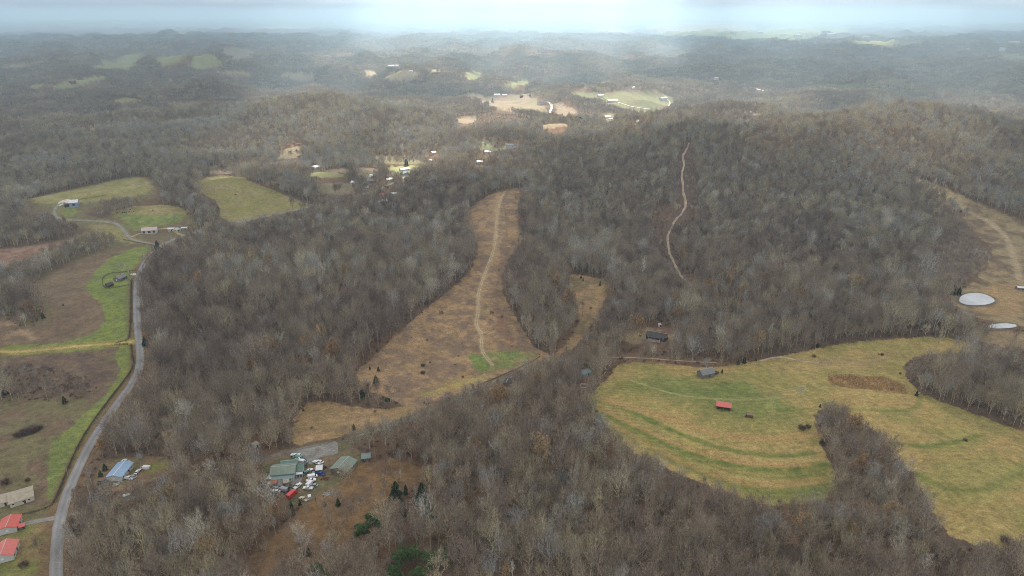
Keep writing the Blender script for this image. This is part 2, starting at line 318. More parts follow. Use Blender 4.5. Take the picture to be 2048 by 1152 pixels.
def paint_line(x, y, col, P, wd, c, amt=1.0, soft=.5):
    d = dline(x, y, P, wd * .5 + soft + 1)
    a = (1 - sst(wd * .5 - soft, wd * .5 + soft, np.where(np.isfinite(d), d, 1e9))) * amt
    a = np.clip(a * (.6 + .8 * fbm(x / 6, y / 6, 63, 2)), 0, 1)
    k = a > 0
    if k.any(): col[k] = col[k] * (1 - a[k][:, None]) + np.array(c) * a[k][:, None]
# mowing bands: (px polyline, width m, colour, amount)
GB = (.115, .150, .035); TB = (.34, .22, .09)
BANDS = [([(1185,800),(1240,812),(1320,850),(1400,885),(1480,905),(1560,914),(1630,905)], 5, GB, .8),
 ([(1190,815),(1260,850),(1340,890),(1420,920),(1500,938),(1580,942),(1655,930)], 7, GB, .8),
 ([(1200,832),(1280,880),(1360,925),(1440,960),(1520,985),(1600,990),(1660,975)], 10, GB, .6),
 ([(1210,800),(1290,822),(1370,850),(1450,872),(1540,880),(1630,868)], 9, TB, .75),
 ([(1200,818),(1280,855),(1360,892),(1440,918),(1520,930),(1620,930)], 4.5, TB, .9),
 ([(1215,842),(1300,892),(1380,932),(1460,962),(1540,975),(1640,960)], 5, TB, .6),
 ([(1330,890),(1400,925),(1480,950),(1560,958),(1650,945)], 3, GB, .6),
 ([(1230,750),(1290,770),(1350,790),(1420,798),(1500,800),(1570,793)], 2.2, (.3,.27,.12), .8),
 ([(1240,730),(1330,745),(1400,770),(1500,776)], 1.6, (.2,.2,.06), .5),
 ([(1655,823),(1700,818),(1770,822),(1820,822),(1840,808),(1842,790)], 4, GB, .6),
 ([(1640,790),(1700,800),(1780,805),(1830,800)], 5, TB, .5),
 ([(1780,885),(1840,893),(1890,890),(1930,880),(1960,870)], 4, GB, .75),
 ([(1800,910),(1880,915),(1960,905),(2060,860)], 8, TB, .4),
 ([(1830,945),(1880,975),(1950,985),(2010,965),(2060,925)], 5, GB, .55),
 ([(1870,1010),(1930,1025),(2000,1010),(2060,990)], 8, TB, .4),
 ([(1700,850),(1790,855),(1900,850),(1960,845)], 4, TB, .4),
 ([(1890,820),(1960,850),(2060,890)], 7, (.2,.17,.07), .4)]
BANDW = [(wline(p, 3), wd, c, a) for p, wd, c, a in BANDS]
SHOULD = [('main', 15, (.17, .11, .06), .8, 2.0), ('main_far', 13, (.22, .18, .09), .7, 2), ('lane', 8, (.17, .12, .07), .6, 2), ('lane_far', 12, (.13, .12, .075), .6, 2), ('lane_dirt', 16, (.20, .125, .075), .8, 4),
          ('drive_tan', 12, (.24, .21, .06), .7, 1.5), ('drive_up', 9, OLG, .6, 2), ('hill', 11, PUR, .8, 3)]
PAINTS = [('meadow_track', 7, (.34, .26, .16), .8, 2.5), ('drive_tan', 3.2, (.42, .30, .13), .9, .6), ('track_l', 3.8, (.38, .29, .17), .6, 1.2)]
PONDPX = [[(1915,601),(1925,590),(1945,586),(1968,588),(1988,598),(1990,605),(1970,611),(1945,612),(1925,609)], [(1973,654),(1985,649),(2010,647),(2034,650),(2034,655),(2010,658),(1985,658)]]
BANKS = [wpoly(p, 0, 2) for p in PONDPX]
FENCEPX = {'road_a': [(330,493),(318,498),(296,516),(284,536)], 'road_b': [(263,560),(262,600),(262,645),(258,676)], 'road_c': [(262,690),(264,705),(268,725),(262,745),(230,785),(190,838),(160,885),(135,940),(118,985),(105,1010)]}
FENCEW = {k: wline(p) for k, p in FENCEPX.items()}

def cover(x, y):
    col, cid = landcolour(x, y)
    for P, wd, c, a in BANDW: paint_line(x, y, col, P, wd, c, a, wd * .35)
    # fine raked rows following the mowing in the hay field
    for i, z in enumerate(Z[:1]):
        k = cid == 1
        if k.any():
            X = x[k]; Y = y[k]
            ph = Y - .0022 * (X - 130) ** 2 * (X < 250) + 1.5 * vn(X / 60, Y / 60, 5)
            col[k] *= (1 + .13 * np.sin(ph * 2 * math.pi / 4.2) * fbm(X / 12, Y / 12, 9, 2))[:, None]
    for n_, wd, c, a, so_ in SHOULD: paint_line(x, y, col, ROADW[n_][0], wd, c, a, so_)
    for n_, wd, c, a, so_ in PAINTS: paint_line(x, y, col, ROADW[n_][0], wd, c, a, so_)
    for P in BANKS: paint_line(x, y, col, np.vstack([P, P[:1]]), 7, (.14, .105, .07), .9, 2)
    for P in FENCEW.values(): paint_line(x, y, col, P, 2.4, (.07, .05, .03), .85, .8)  # dark strip along the fences: overgrowth plus fence shadow painted into the ground
    return np.clip(col, .01, .9), cid

# ------------------------------------------------------------------ materials
def mat(name, rgb, rough=.9, metal=0.0, spec=.2, noise=None, attr=None, bump=None, wave=None):
    m = bpy.data.materials.new(name); m.use_nodes = True
    n = m.node_tree.nodes; l = m.node_tree.links; b = n['Principled BSDF']
    b.inputs['Roughness'].default_value = rough; b.inputs['Metallic'].default_value = metal; b.inputs['Specular IOR Level'].default_value = spec
    src = None
    if attr:
        a = n.new('ShaderNodeAttribute'); a.attribute_name = attr; src = a.outputs['Color']
    else:
        b.inputs['Base Color'].default_value = (*rgb, 1)
    if noise is None: noise = [(1.3, .3)]
    tc = n.new('ShaderNodeTexCoord')
    for s, amt in noise:
        t = n.new('ShaderNodeTexNoise'); t.inputs['Scale'].default_value = s; t.inputs['Detail'].default_value = 4; t.inputs['Roughness'].default_value = .6
        l.new(tc.outputs['Object'], t.inputs['Vector'])
        r = n.new('ShaderNodeMapRange'); r.inputs['From Min'].default_value = .3; r.inputs['From Max'].default_value = .7
        r.inputs['To Min'].default_value = 1 - amt; r.inputs['To Max'].default_value = 1 + amt
        l.new(t.outputs['Fac'], r.inputs['Value'])
        x = n.new('ShaderNodeVectorMath'); x.operation = 'MULTIPLY'
        if src: l.new(src, x.inputs[0])
        else: x.inputs[0].default_value = rgb
        l.new(r.outputs[0], x.inputs[1]); src = x.outputs[0]
    if wave:     # ribs of sheet metal / rows of shingle: (scale, amount, axis)
        t = n.new('ShaderNodeTexWave'); t.inputs['Scale'].default_value = wave[0]; t.bands_direction = wave[2]
        l.new(tc.outputs['Object'], t.inputs['Vector'])
        r = n.new('ShaderNodeMapRange'); r.inputs['To Min'].default_value = 1 - wave[1]; r.inputs['To Max'].default_value = 1 + wave[1] * .5
        l.new(t.outputs['Fac'], r.inputs['Value'])
        x = n.new('ShaderNodeVectorMath'); x.operation = 'MULTIPLY'
        if src: l.new(src, x.inputs[0])
        else: x.inputs[0].default_value = rgb
        l.new(r.outputs[0], x.inputs[1]); src = x.outputs[0]
    if src: l.new(src, b.inputs['Base Color'])
    return m
def tintmat(name, stops, rough=1.0, hue=.0, bark=1.4):
    """colour picked along a ramp by the per-tree value 'tint'"""
    m = bpy.data.materials.new(name); m.use_nodes = True
    n = m.node_tree.nodes; l = m.node_tree.links; b = n['Principled BSDF']
    b.inputs['Roughness'].default_value = rough; b.inputs['Specular IOR Level'].default_value = .05
    a = n.new('ShaderNodeAttribute'); a.attribute_type = 'INSTANCER'; a.attribute_name = 'tint'
    rp = n.new('ShaderNodeValToRGB'); e = rp.color_ramp.elements
    while len(e) < len(stops): e.new(.5)
    for i, (p, c) in enumerate(stops): e[i].position = p; e[i].color = (*[k * bark for k in c], 1)
    l.new(a.outputs['Fac'], rp.inputs['Fac'])
    tc = n.new('ShaderNodeTexCoord'); t = n.new('ShaderNodeTexNoise'); t.inputs['Scale'].default_value = .9; t.inputs['Detail'].default_value = 2; l.new(tc.outputs['Object'], t.inputs['Vector'])
    r = n.new('ShaderNodeMapRange'); r.inputs['From Min'].default_value = .35; r.inputs['From Max'].default_value = .65; r.inputs['To Min'].default_value = .45; r.inputs['To Max'].default_value = 1.6; l.new(t.outputs['Fac'], r.inputs['Value'])
    x = n.new('ShaderNodeVectorMath'); x.operation = 'MULTIPLY'; l.new(rp.outputs[0], x.inputs[0]); l.new(r.outputs[0], x.inputs[1])
    l.new(x.outputs[0], b.inputs['Base Color'])
    return m
M_ground = mat('ground_cover', (0, 0, 0), 1, 0, .05, [(1.1, .34), (.25, .24), (.05, .12)], attr='col')
TWIG = [(0, (.130, .098, .080)), (.18, (.190, .150, .118)), (.36, (.245, .202, .143)), (.52, (.172, .133, .108)), (.68, (.310, .265, .170)), (.84, (.225, .218, .208)), (1, (.36, .33, .26))]
M_twig = tintmat('bare_twigs', TWIG, bark=1.4)
M_bark = tintmat('bark', TWIG, bark=1.8)
M_russet = tintmat('russet_leaves', [(0, (.17, .095, .05)), (.5, (.21, .13, .06)), (1, (.24, .17, .08))])
M_cedar = tintmat('evergreen_needles', [(0, (.018, .032, .017)), (.5, (.038, .070, .026)), (1, (.050, .086, .028))])
M_brush = tintmat('brush_twigs', [(0, (.11, .075, .062)), (.5, (.15, .10, .075)), (1, (.17, .14, .09))])

# ------------------------------------------------------------------ mesh builder
class MB:
    def __init__(s): s.v = []; s.f = []
    def prism(s, a, b, ra, rb, n=3):
        d = (b - a)
        if d.length < 1e-6: return
        d.normalize(); u = d.orthogonal().normalized(); w_ = d.cross(u); k = len(s.v)
        for c, r in ((a, ra), (b, rb)):
            for i in range(n):
                t = 2 * math.pi * i / n; s.v.append(c + u * (math.cos(t) * r) + w_ * (math.sin(t) * r))
        for i in range(n):
            j = (i + 1) % n; s.f.append((k + i, k + j, k + n + j, k + n + i))
        s.f.append(tuple(k + n + i for i in range(n)))
    def ribbon(s, a, b, wa, wb, side):
        k = len(s.v); s.v += [a - side * wa * .5, a + side * wa * .5, b + side * wb * .5, b - side * wb * .5]; s.f.append((k, k + 1, k + 2, k + 3))
    def tri(s, a, b, c): k = len(s.v); s.v += [a, b, c]; s.f.append((k, k + 1, k + 2))
    def quad(s, a, b, c, d): k = len(s.v); s.v += [Vector(a), Vector(b), Vector(c), Vector(d)]; s.f.append((k, k + 1, k + 2, k + 3))
    def box(s, x0, x1, y0, y1, z0, z1, M=None):
        k = len(s.v)
        for z in (z0, z1):
            for (x, y) in ((x0, y0), (x1, y0), (x1, y1), (x0, y1)): s.v.append(Vector((x, y, z)))
        for f in ((0, 3, 2, 1), (4, 5, 6, 7), (0, 1, 5, 4), (1, 2, 6, 5), (2, 3, 7, 6), (3, 0, 4, 7)): s.f.append(tuple(k + i for i in f))
    def extrude(s, prof, x0, x1, axis='x'):
        """prof: (a, z) outline; extruded along x (a = y) or y (a = x)"""
        k = len(s.v); n = len(prof)
        for X in (x0, x1):
            for (a, z) in prof: s.v.append(Vector((X, a, z)) if axis == 'x' else Vector((a, X, z)))
        for i in range(n):
            j = (i + 1) % n; s.f.append((k + i, k + j, k + n + j, k + n + i))
        s.f.append(tuple(k + i for i in range(n))[::-1]); s.f.append(tuple(k + n + i for i in range(n)))
    def mesh(s, name, m):
        me = bpy.data.meshes.new(name); me.from_pydata([tuple(v) for v in s.v], [], s.f)
        for x in (m if isinstance(m, list) else [m]): me.materials.append(x)
        me.update(); return me
def fixn(me):
    import bmesh
    b = bmesh.new(); b.from_mesh(me); bmesh.ops.recalc_face_normals(b, faces=b.faces); b.to_mesh(me); b.free()
def obj(name, me, parent=None, loc=None, rz=0, link=True):
    o = bpy.data.objects.new(name, me)
    if link: C.objects.link(o)
    if parent: o.parent = parent
    if loc is not None: o.location = loc
    if rz: o.rotation_euler.z = rz
    return o
def tag(o, label, cat, group=None):
    o['label'] = label; o['category'] = cat
    if group: o['group'] = group
    return o
def thing(name, label, cat, loc, rz=0, group=None):
    return tag(obj(name, None, None, loc, rz), label, cat, group)
def part(name, mb, m, parent, fix=True, label=None):
    me = mb.mesh(name, m)
    if fix: fixn(me)
    o = obj(name, me, parent)
    if label: o['label'] = label
    return o
def npmesh(name, V, Fq, m):
    me = bpy.data.meshes.new(name); nf = len(Fq); k = Fq.shape[1]
    me.vertices.add(len(V)); me.vertices.foreach_set('co', V.astype(np.float32).ravel())
    me.loops.add(nf * k); me.loops.foreach_set('vertex_index', Fq.astype(np.int32).ravel())
    me.polygons.add(nf); me.polygons.foreach_set('loop_start', np.arange(0, nf * k, k, dtype=np.int32)); me.polygons.foreach_set('loop_total', np.full(nf, k, np.int32))
    me.materials.append(m); me.update(calc_edges=True); return me

# ------------------------------------------------------------------ the land: one sheet to the horizon, finer where it is looked at closely
def rings():
    out = [0.5, 40, 90, 140]; r = 180.0; HH = CAMH
    while r < 40000:
        out.append(r)
        d = (r * r + HH * HH) / HH * .00125
        d = min(d, 9 if r < 2600 else 9 + (r - 2600) * .02)
        r += max(d, .8)
    return np.array(out + [40000.0])
def angs():
    a = []; t = -180.0
    while t < 180:
        a.append(t); q = abs(t); t += .10 if q < 41 else (.5 if q < 60 else 6)
    return np.radians(np.array(a))
rr = rings(); aa = angs()
RR, AA = np.meshgrid(rr, aa, indexing='ij'); X = RR * np.sin(AA); Y = RR * np.cos(AA); Zh = height(X, Y)
print('land', X.shape)
col, cid = cover(X, Y)
nr, na = X.shape
idx = np.arange(nr * na).reshape(nr, na); nxt = np.roll(idx, -1, axis=1)
Fq = np.stack([idx[:-1], nxt[:-1], nxt[1:], idx[1:]], -1).reshape(-1, 4)[:, ::-1]
fcid = cid.ravel()[Fq].max(1)
ZLO, ZHI = float(Zh.min()), float(Zh.max()); print('land z', ZLO, ZHI)
V = np.stack([X, Y, Zh], -1).reshape(-1, 3); colf = np.concatenate([col.reshape(-1, 3), np.ones((nr * na, 1))], 1)
ZN = [z['name'] for z in Z]
groups = {'ground': fcid == 0}
for i, z in enumerate(Z):
    if z['name']: groups.setdefault(z['name'] + ('' if z['name'] in ('hay_field', 'pasture', 'field', 'yard', 'meadow') else ''), np.zeros(len(Fq), bool)); groups[z['name']] |= (fcid == i + 1)
for nm, k in groups.items():
    f = Fq[k]; u, inv = np.unique(f, return_inverse=True); inv = inv.reshape(f.shape)
    me = npmesh(nm, V[u], inv, M_ground)
    ca = me.color_attributes.new('col', 'FLOAT_COLOR', 'POINT'); ca.data.foreach_set('color', colf[u].astype(np.float32).ravel())
    me.polygons.foreach_set('use_smooth', np.ones(len(f), bool))
    o = obj(nm, me); o['kind'] = 'structure'
del V, colf, Fq, X, Y, Zh, RR, AA, col, cid

# ------------------------------------------------------------------ roads as draped ribbons
def ribbon(name, P, wd, m, lift=.12, n=4, jag=.25, seed=0, taper=None):
    rnd = random.Random(seed); v = []; f = []
    P = np.asarray(P); q = [P[0]]
    for i in range(len(P) - 1):
        a, b = P[i], P[i + 1]; k = max(1, int(np.hypot(*(b - a)[:2]) / 4))
        for j in range(1, k + 1): q.append(a + (b - a) * j / k)
    P = np.array(q)
    for i in range(len(P)):
        a = P[max(0, i - 1)]; b = P[min(len(P) - 1, i + 1)]; d = (b - a)[:2]; d = d / (np.hypot(*d) + 1e-9); nx, ny = d[1], -d[0]
        for j in range(n + 1):
            t = (j / n - .5) * wd
            if j in (0, n): t *= 1 + rnd.uniform(-jag, jag) * .5
            v.append((P[i, 0] + nx * t, P[i, 1] + ny * t))
    v = np.array(v); r = np.hypot(v[:, 0], v[:, 1]); z = height(v[:, 0], v[:, 1]) + lift + sst(500, 1500, r) * .5
    V3 = np.column_stack([v, z]); F4 = []
    for i in range(len(P) - 1):
        for j in range(n): k = i * (n + 1) + j; F4.append((k, k + 1, k + n + 2, k + n + 1))
    me = npmesh(name, V3, np.array(F4), m); fixn(me)
    if m is M_asph:      # worn wheel lines, oily centre, dusty edge and lighter patched lengths
        j = np.arange(len(v)) % (n + 1); a_ = np.abs(j / n - .5) * 2; w_ = np.where(a_ > .95, .92, 1 + .17 * np.exp(-((a_ - .5) / .18) ** 2) - .10 * np.exp(-(a_ / .2) ** 2))
        pt = 1 + .16 * (fbm(v[:, 0] / 22, v[:, 1] / 22, 66, 2) > .56) - .14 * (vn(v[:, 0] / 9, v[:, 1] / 9, 67) > .78)
        c_ = np.array((.215, .207, .200)) * (w_ * pt)[:, None]; c_[a_ > .95] = np.array((.22, .19, .15)); ca = me.color_attributes.new('col', 'FLOAT_COLOR', 'POINT'); ca.data.foreach_set('color', np.concatenate([c_, np.ones((len(v), 1))], 1).astype(np.float32).ravel())
    o = obj(name, me); o['kind'] = 'structure'; return o
M_asph = mat('weathered_asphalt', (.215, .205, .200), .9, 0, .2, [(.8, .10), (.09, .12), (6, .1)], attr='col')
M_lane = mat('lane_gravel', (.16, .143, .122), 1, 0, .1, [(.7, .3), (.12, .3)])
M_gravel = mat('gravel', (.23, .215, .19), 1, 0, .1, [(.7, .28), (.12, .25), (5, .15)])
M_dirt = mat('pale_dirt', (.36, .28, .185), 1, 0, .1, [(.6, .25), (.1, .25)])
M_white_gravel = mat('white_gravel', (.55, .50, .42), 1, 0, .1, [(.3, .2)])
M_tan = mat('tan_gravel', (.36, .27, .14), 1, 0, .1, [(.5, .3), (.1, .25)])
ribbon('road', ROADW['main'][0], 5.8, M_asph, .14, 8, .12)
ribbon('road', ROADW['main_far'][0], 5.2, M_asph, .2, 8, .2)
ribbon('lane', ROADW['lane'][0], 3.0, M_lane, .12)
ribbon('lane', ROADW['lane_far'][0], 2.6, M_lane, .12)
ribbon('path', ROADW['dirt_right'][0], 2.4, M_dirt); ribbon('path', ROADW['lane_dirt'][0], 1.6, M_dirt, .14, 2, .8)
ribbon('driveway', ROADW['drive_red'][0], 3.4, M_gravel)
ribbon('driveway', ROADW['drive_up'][0], 3.8, M_gravel)
ribbon('driveway', ROADW['drive_barn'][0], 3.2, M_tan, .16); ribbon('driveway', ROADW['drive_barn2'][0], 3.2, M_tan, .2)
ribbon('path', ROADW['hill'][0], 2.8, M_dirt, .25, 4, .9)
for k in ('far_a', 'far_b', 'far_c', 'far_d', 'far_e'): ribbon('driveway', ROADW[k][0], ROADW[k][1], M_white_gravel, .6)
# two wheel ruts of the track through the clearing
P = ROADW['track_l'][0]
def offset(P, t):
    q = []
    for i in range(len(P)):
        a = P[max(0, i - 1)]; b = P[min(len(P) - 1, i + 1)]; d = (b - a)[:2]; d = d / (np.hypot(*d) + 1e-9)
        q.append((P[i, 0] + d[1] * t, P[i, 1] - d[0] * t, 0))
    return np.array(q)
M_rut = mat('worn_grass', (.40, .31, .19), 1, 0, .1, [(.5, .25), (.1, .25)])
for t in (-.9, .9): ribbon('path', offset(P, t), .6, M_rut, .08, 1, .5)
def sheet(name, px, m, lift=.1):
    """a flat-lying draped patch from a traced outline"""
    P = wpoly(px, 0, 2); c = P.mean(0); v = [(c[0], c[1])]; n = len(P)
    K = 8
    for k in range(1, K + 1):
        for p in P: v.append(tuple(c + (p - c) * k / K))
    v = np.array(v); V3 = np.column_stack([v, height(v[:, 0], v[:, 1]) + lift]); f = []
    for i in range(n): f.append((0, 1 + i, 1 + (i + 1) % n))
    for k in range(K - 1):
        for i in range(n):
            j = (i + 1) % n; a = 1 + k * n; f.append((a + i, a + j, a + n + j)); f.append((a + i, a + n + j, a + n + i))
    me = npmesh(name, V3, np.array(f), m); fixn(me); o = obj(name, me); o['kind'] = 'structure'; return o
sheet('gravel_yard', [(652,890),(662,884),(674,882),(677,900),(676,908),(655,912),(638,915),(632,925),(618,930),(606,920),(598,912),(575,912),(590,902),(620,896)], M_gravel, .13)
sheet('gravel_yard', [(578,955),(600,948),(606,958),(598,968),(588,972),(576,964)], M_gravel, .13)
sheet('pavement', [(142,408),(128,408),(118,414),(115,406),(126,400),(142,398)], M_white_gravel, .3)
sheet('pavement', [(258,548),(272,546),(273,551),(262,551)], M_white_gravel, .2)
# ponds: flat water in their hollows
M_water = mat('pond_water', (.36, .38, .38), .1, 0, .9, [(.03, .25), (.2, .1)])
def pond(px, m, nm='pond'):
    P = wpoly(px, 0, 2); z = height(P[:, 0], P[:, 1]).mean() + .5; n = len(P)
    V3 = np.column_stack([P, np.full(n, z)]); me = bpy.data.meshes.new(nm); me.from_pydata([tuple(v) for v in V3], [], [tuple(range(n))]); me.materials.append(m); fixn(me)
    o = obj(nm, me); o['kind'] = 'structure'; return P
PONDS = [pond([(1915,601),(1925,590),(1945,586),(1968,588),(1988,598),(1990,605),(1970,611),(1945,612),(1925,609)], M_water),
         pond([(1973,654),(1985,649),(2010,647),(2034,650),(2034,655),(2010,658),(1985,658)], M_water)]
pond([(528,75),(535,73),(548,75),(540,78)], M_water); pond([(590,75),(605,74),(606,77),(595,78)], M_water)

# ------------------------------------------------------------------ trees
def rdir(rnd, d, ang):
    u = d.orthogonal().normalized(); v = d.cross(u); t = rnd.uniform(0, 2 * math.pi)
    return (d * math.cos(ang) + (u * math.cos(t) + v * math.sin(t)) * math.sin(ang)).normalized()
def gen_tree(seed, H=16, style='round', detail=2, leaf=0):
    rnd = random.Random(seed); T = MB(); K = MB(); LF = MB()
    P = {'round': (.62, .30, 8, .34, 55), 'spread': (.42, .22, 7, .50, 60), 'tall': (.88, .42, 9, .20, 42), 'vase': (.38, .26, 7, .52, 34)}[style]
    leader, first, nl, limb, ang = P
    kids = {3: (4, 4, 3), 2: (4, 4, 3), 1: (3, 3, 0), 0: (3, 0, 0)}[detail]
    wtw = {3: .032, 2: .055, 1: .16, 0: .45}[detail]
    def side(d): return rdir(rnd, d, math.pi / 2)
    def twig(p, d, l, wd):
        s = side(d); T_ = K
        T_.tri(p - s * wd, p + s * wd, p + d * l)
        if leaf and rnd.random() < leaf:
            for _ in range(2):
                q = p + d * l * rnd.uniform(.3, 1) + Vector([rnd.uniform(-.3, .3) for _ in range(3)]); a = side(d) * .28; b = side(d) * .28
                LF.quad(q - a, q + b, q + a, q - b)
    def br(p, d, l, r, lv):
        seg = 2 if lv < 3 else 1; q = p; dd = d; nk = kids[lv - 1] if lv <= 3 else 0
        for s_ in range(seg):
            dd = (rdir(rnd, dd, rnd.uniform(.05, .28)) + Vector((0, 0, .16 if lv == 1 else .1))).normalized()
            e = q + dd * (l / seg); r1 = r * (1 - .45 * (s_ + 1) / seg)
            if lv == 1: T.prism(q, e, r * (1 - .45 * s_ / seg) * 1.35, r1 * 1.35, 3)
            elif lv == 2: T.ribbon(q, e, r * 2.4, r1 * 2.2, side(dd)) if detail < 3 else T.prism(q, e, r * 1.6, r1 * 1.5, 3)
            else: K.ribbon(q, e, max(r * 2, wtw * 1.2), wtw, side(dd))
            k = nk // seg + (1 if s_ == seg - 1 else 0) if nk else 0
            for _ in range(k):
                kp = q.lerp(e, rnd.uniform(.35, 1)); kd = rdir(rnd, dd, rnd.uniform(.45, 1.0)); kd = (kd + Vector((0, 0, .25))).normalized()
                if lv < 3 and kids[lv] or lv == 3 and nk: 
                    if lv < 3: br(kp, kd, l * rnd.uniform(.48, .66), r * .5, lv + 1)
                    else: twig(kp, kd, l * rnd.uniform(.6, 1.1), wtw)
                else: twig(kp, kd, l * rnd.uniform(.5, .8), wtw)
            q = e
        twig(q, dd, l * .5, wtw)
    p = Vector((0, 0, -.5)); d = Vector((0, 0, 1)); r = H * .0145 * (1.25 if style in ('spread', 'vase') else 1); ns = 5; nodes = []
    for i in range(ns):
        d = (rdir(rnd, d, rnd.uniform(.0, .09)) + Vector((0, 0, .4))).normalized(); e = p + d * (H * leader / ns + (.1 if i == 0 else 0))
        T.prism(p, e, r, r * .82, 5 if detail > 1 else 3); nodes.append((p, e, r)); p = e; r *= .82
    n1 = nl if detail >= 2 else nl - 2
    for i in range(n1):
        h = first + (leader - first) * (i + rnd.random()) / n1
        t = min(.999, h / leader) * ns; k = int(t); a, b, r0 = nodes[k]; q = a.lerp(b, t - k)
        az_ = i * 2.4 + rnd.uniform(-.5, .5); an = math.radians(ang * rnd.uniform(.75, 1.15)) * (1.1 - .35 * h / leader)
        dd = Vector((math.cos(az_) * math.sin(an), math.sin(az_) * math.sin(an), math.cos(an)))
        tp = 1.15 - .45 * max(0, (h - first)) / max(.01, leader - first) if style in ('tall', 'round') else 1
        br(q, dd, H * limb * tp * rnd.uniform(.85, 1.1), r0 * .55, 1)
    for _ in range(2 if style != 'tall' else 1): br(p, rdir(rnd, d, .25), H * (1 - leader) * .72, r * .8, 1)
    return T, K, LF
def gen_cedar(seed, H=8, rad=2.0, n=900, blob=False):
    rnd = random.Random(seed); T = MB(); K = MB()
    T.prism(Vector((0, 0, -.3)), Vector((0, 0, H * .9)), .16, .03, 4)
    nb = 13 if blob else 0
    lob = [(Vector((rnd.uniform(-1, 1) * rad * .6, rnd.uniform(-1, 1) * rad * .6, H * rnd.uniform(.45, .9))), rad * rnd.uniform(.35, .6)) for _ in range(nb)]
    for i in range(n):
        if blob:
            c, rr_ = rnd.choice(lob); v = Vector([rnd.gauss(0, 1) for _ in range(3)]).normalized() * rr_ * rnd.random() ** .4; v.z *= .7; q = c + v; s = .42
        else:
            h = 1 - rnd.random() ** .55 * .96; a = rnd.uniform(0, 6.283)
            k = (1 - h) ** .8 * rad * (.72 + .28 * math.sin(a * 3 + seed + h * 14)) * rnd.uniform(.55, 1.06); q = Vector((math.cos(a) * k, math.sin(a) * k, h * H + .1)); s = .34
        o_ = Vector((q.x, q.y, 0)).normalized() if (q.x or q.y) else Vector((1, 0, 0))
        d = (o_ + Vector((0, 0, rnd.uniform(-.4, .7)))).normalized(); sd = rdir(rnd, d, math.pi / 2)
        K.tri(q - sd * s * .5, q + sd * s * .5, q + d * s * rnd.uniform(1, 1.7))
    return T, K
def gen_bush(seed, H=3, rad=2.4, n=260, wd=.05):
    rnd = random.Random(seed); K = MB()
    for i in range(n):
        a = rnd.uniform(0, 6.283); k = rad * .55 * rnd.random() ** .5; p = Vector((math.cos(a) * k, math.sin(a) * k, rnd.uniform(0, .45) * H))
        d = Vector((math.cos(a) * k / rad + rnd.uniform(-.5, .5), math.sin(a) * k / rad + rnd.uniform(-.5, .5), rnd.uniform(.5, 1.3))).normalized(); s = rdir(rnd, d, math.pi / 2)
        K.tri(p - s * wd, p + s * wd, p + d * H * rnd.uniform(.3, .65))
    return K
def join(*mbs_m):
    """one mesh with several materials from (MB, material) pairs"""
    v = []; f = []; mi = []; ms = []
    for mb, m in mbs_m:
        if not mb.f: continue
        k = len(v); v += mb.v; f += [tuple(i + k for i in q) for q in mb.f]; mi += [len(ms)] * len(mb.f); ms.append(m)
    me = bpy.data.meshes.new('source'); me.from_pydata([tuple(a) for a in v], [], f)
    for m in ms: me.materials.append(m)
    me.polygons.foreach_set('material_index', mi); me.update(); return me
SPEC = [('round', 0), ('spread', 0), ('tall', 0), ('vase', 0), ('round', 0), ('tall', 0), ('spread', 0), ('round', .8)]
NEAR = []; col_near = bpy.data.collections.new('near_trees'); col_mid = bpy.data.collections.new('mid_trees'); col_far = bpy.data.collections.new('far_trees')
for i, (st, lf) in enumerate(SPEC):
    T, K, LF = gen_tree(100 + i, 16, st, 3, lf)
    if lf:
        crown = join((K, M_twig), (LF, M_russet))
    else: crown = K.mesh('crown', M_twig)
    crown.name = 'crown'
    NEAR.append((T.mesh('trunk', M_bark), crown, st, lf))
    o = bpy.data.objects.new('source_%d' % i, join((T, M_bark), (K, M_twig), (LF, M_russet))); col_near.objects.link(o)
for i, (st, lf) in enumerate([('round', 0), ('spread', 0), ('tall', 0), ('vase', 0), ('round', 0), ('round', .5)]):
    T, K, LF = gen_tree(200 + i, 16, st, 2, lf)
    o = bpy.data.objects.new('source_%d' % i, join((T, M_bark), (K, M_twig), (LF, M_russet))); col_mid.objects.link(o)
rnd = random.Random(5)
for i in range(4):      # clumps of ten trees, seen from more than a kilometre
    AT, AK = MB(), MB()
    for j in range(11):
        T, K, _ = gen_tree(300 + i * 20 + j, 15 * rnd.uniform(.75, 1.15), rnd.choice(['round', 'spread', 'round', 'tall']), 1)
        off = Vector((rnd.uniform(-13, 13), rnd.uniform(-13, 13), 0))
        for A, B in ((AT, T), (AK, K)):
            k = len(A.v); A.v += [v + off for v in B.v]; A.f += [tuple(q + k for q in f) for f in B.f]
    o = bpy.data.objects.new('source_%d' % i, join((AT, M_twig), (AK, M_twig))); col_far.objects.link(o)

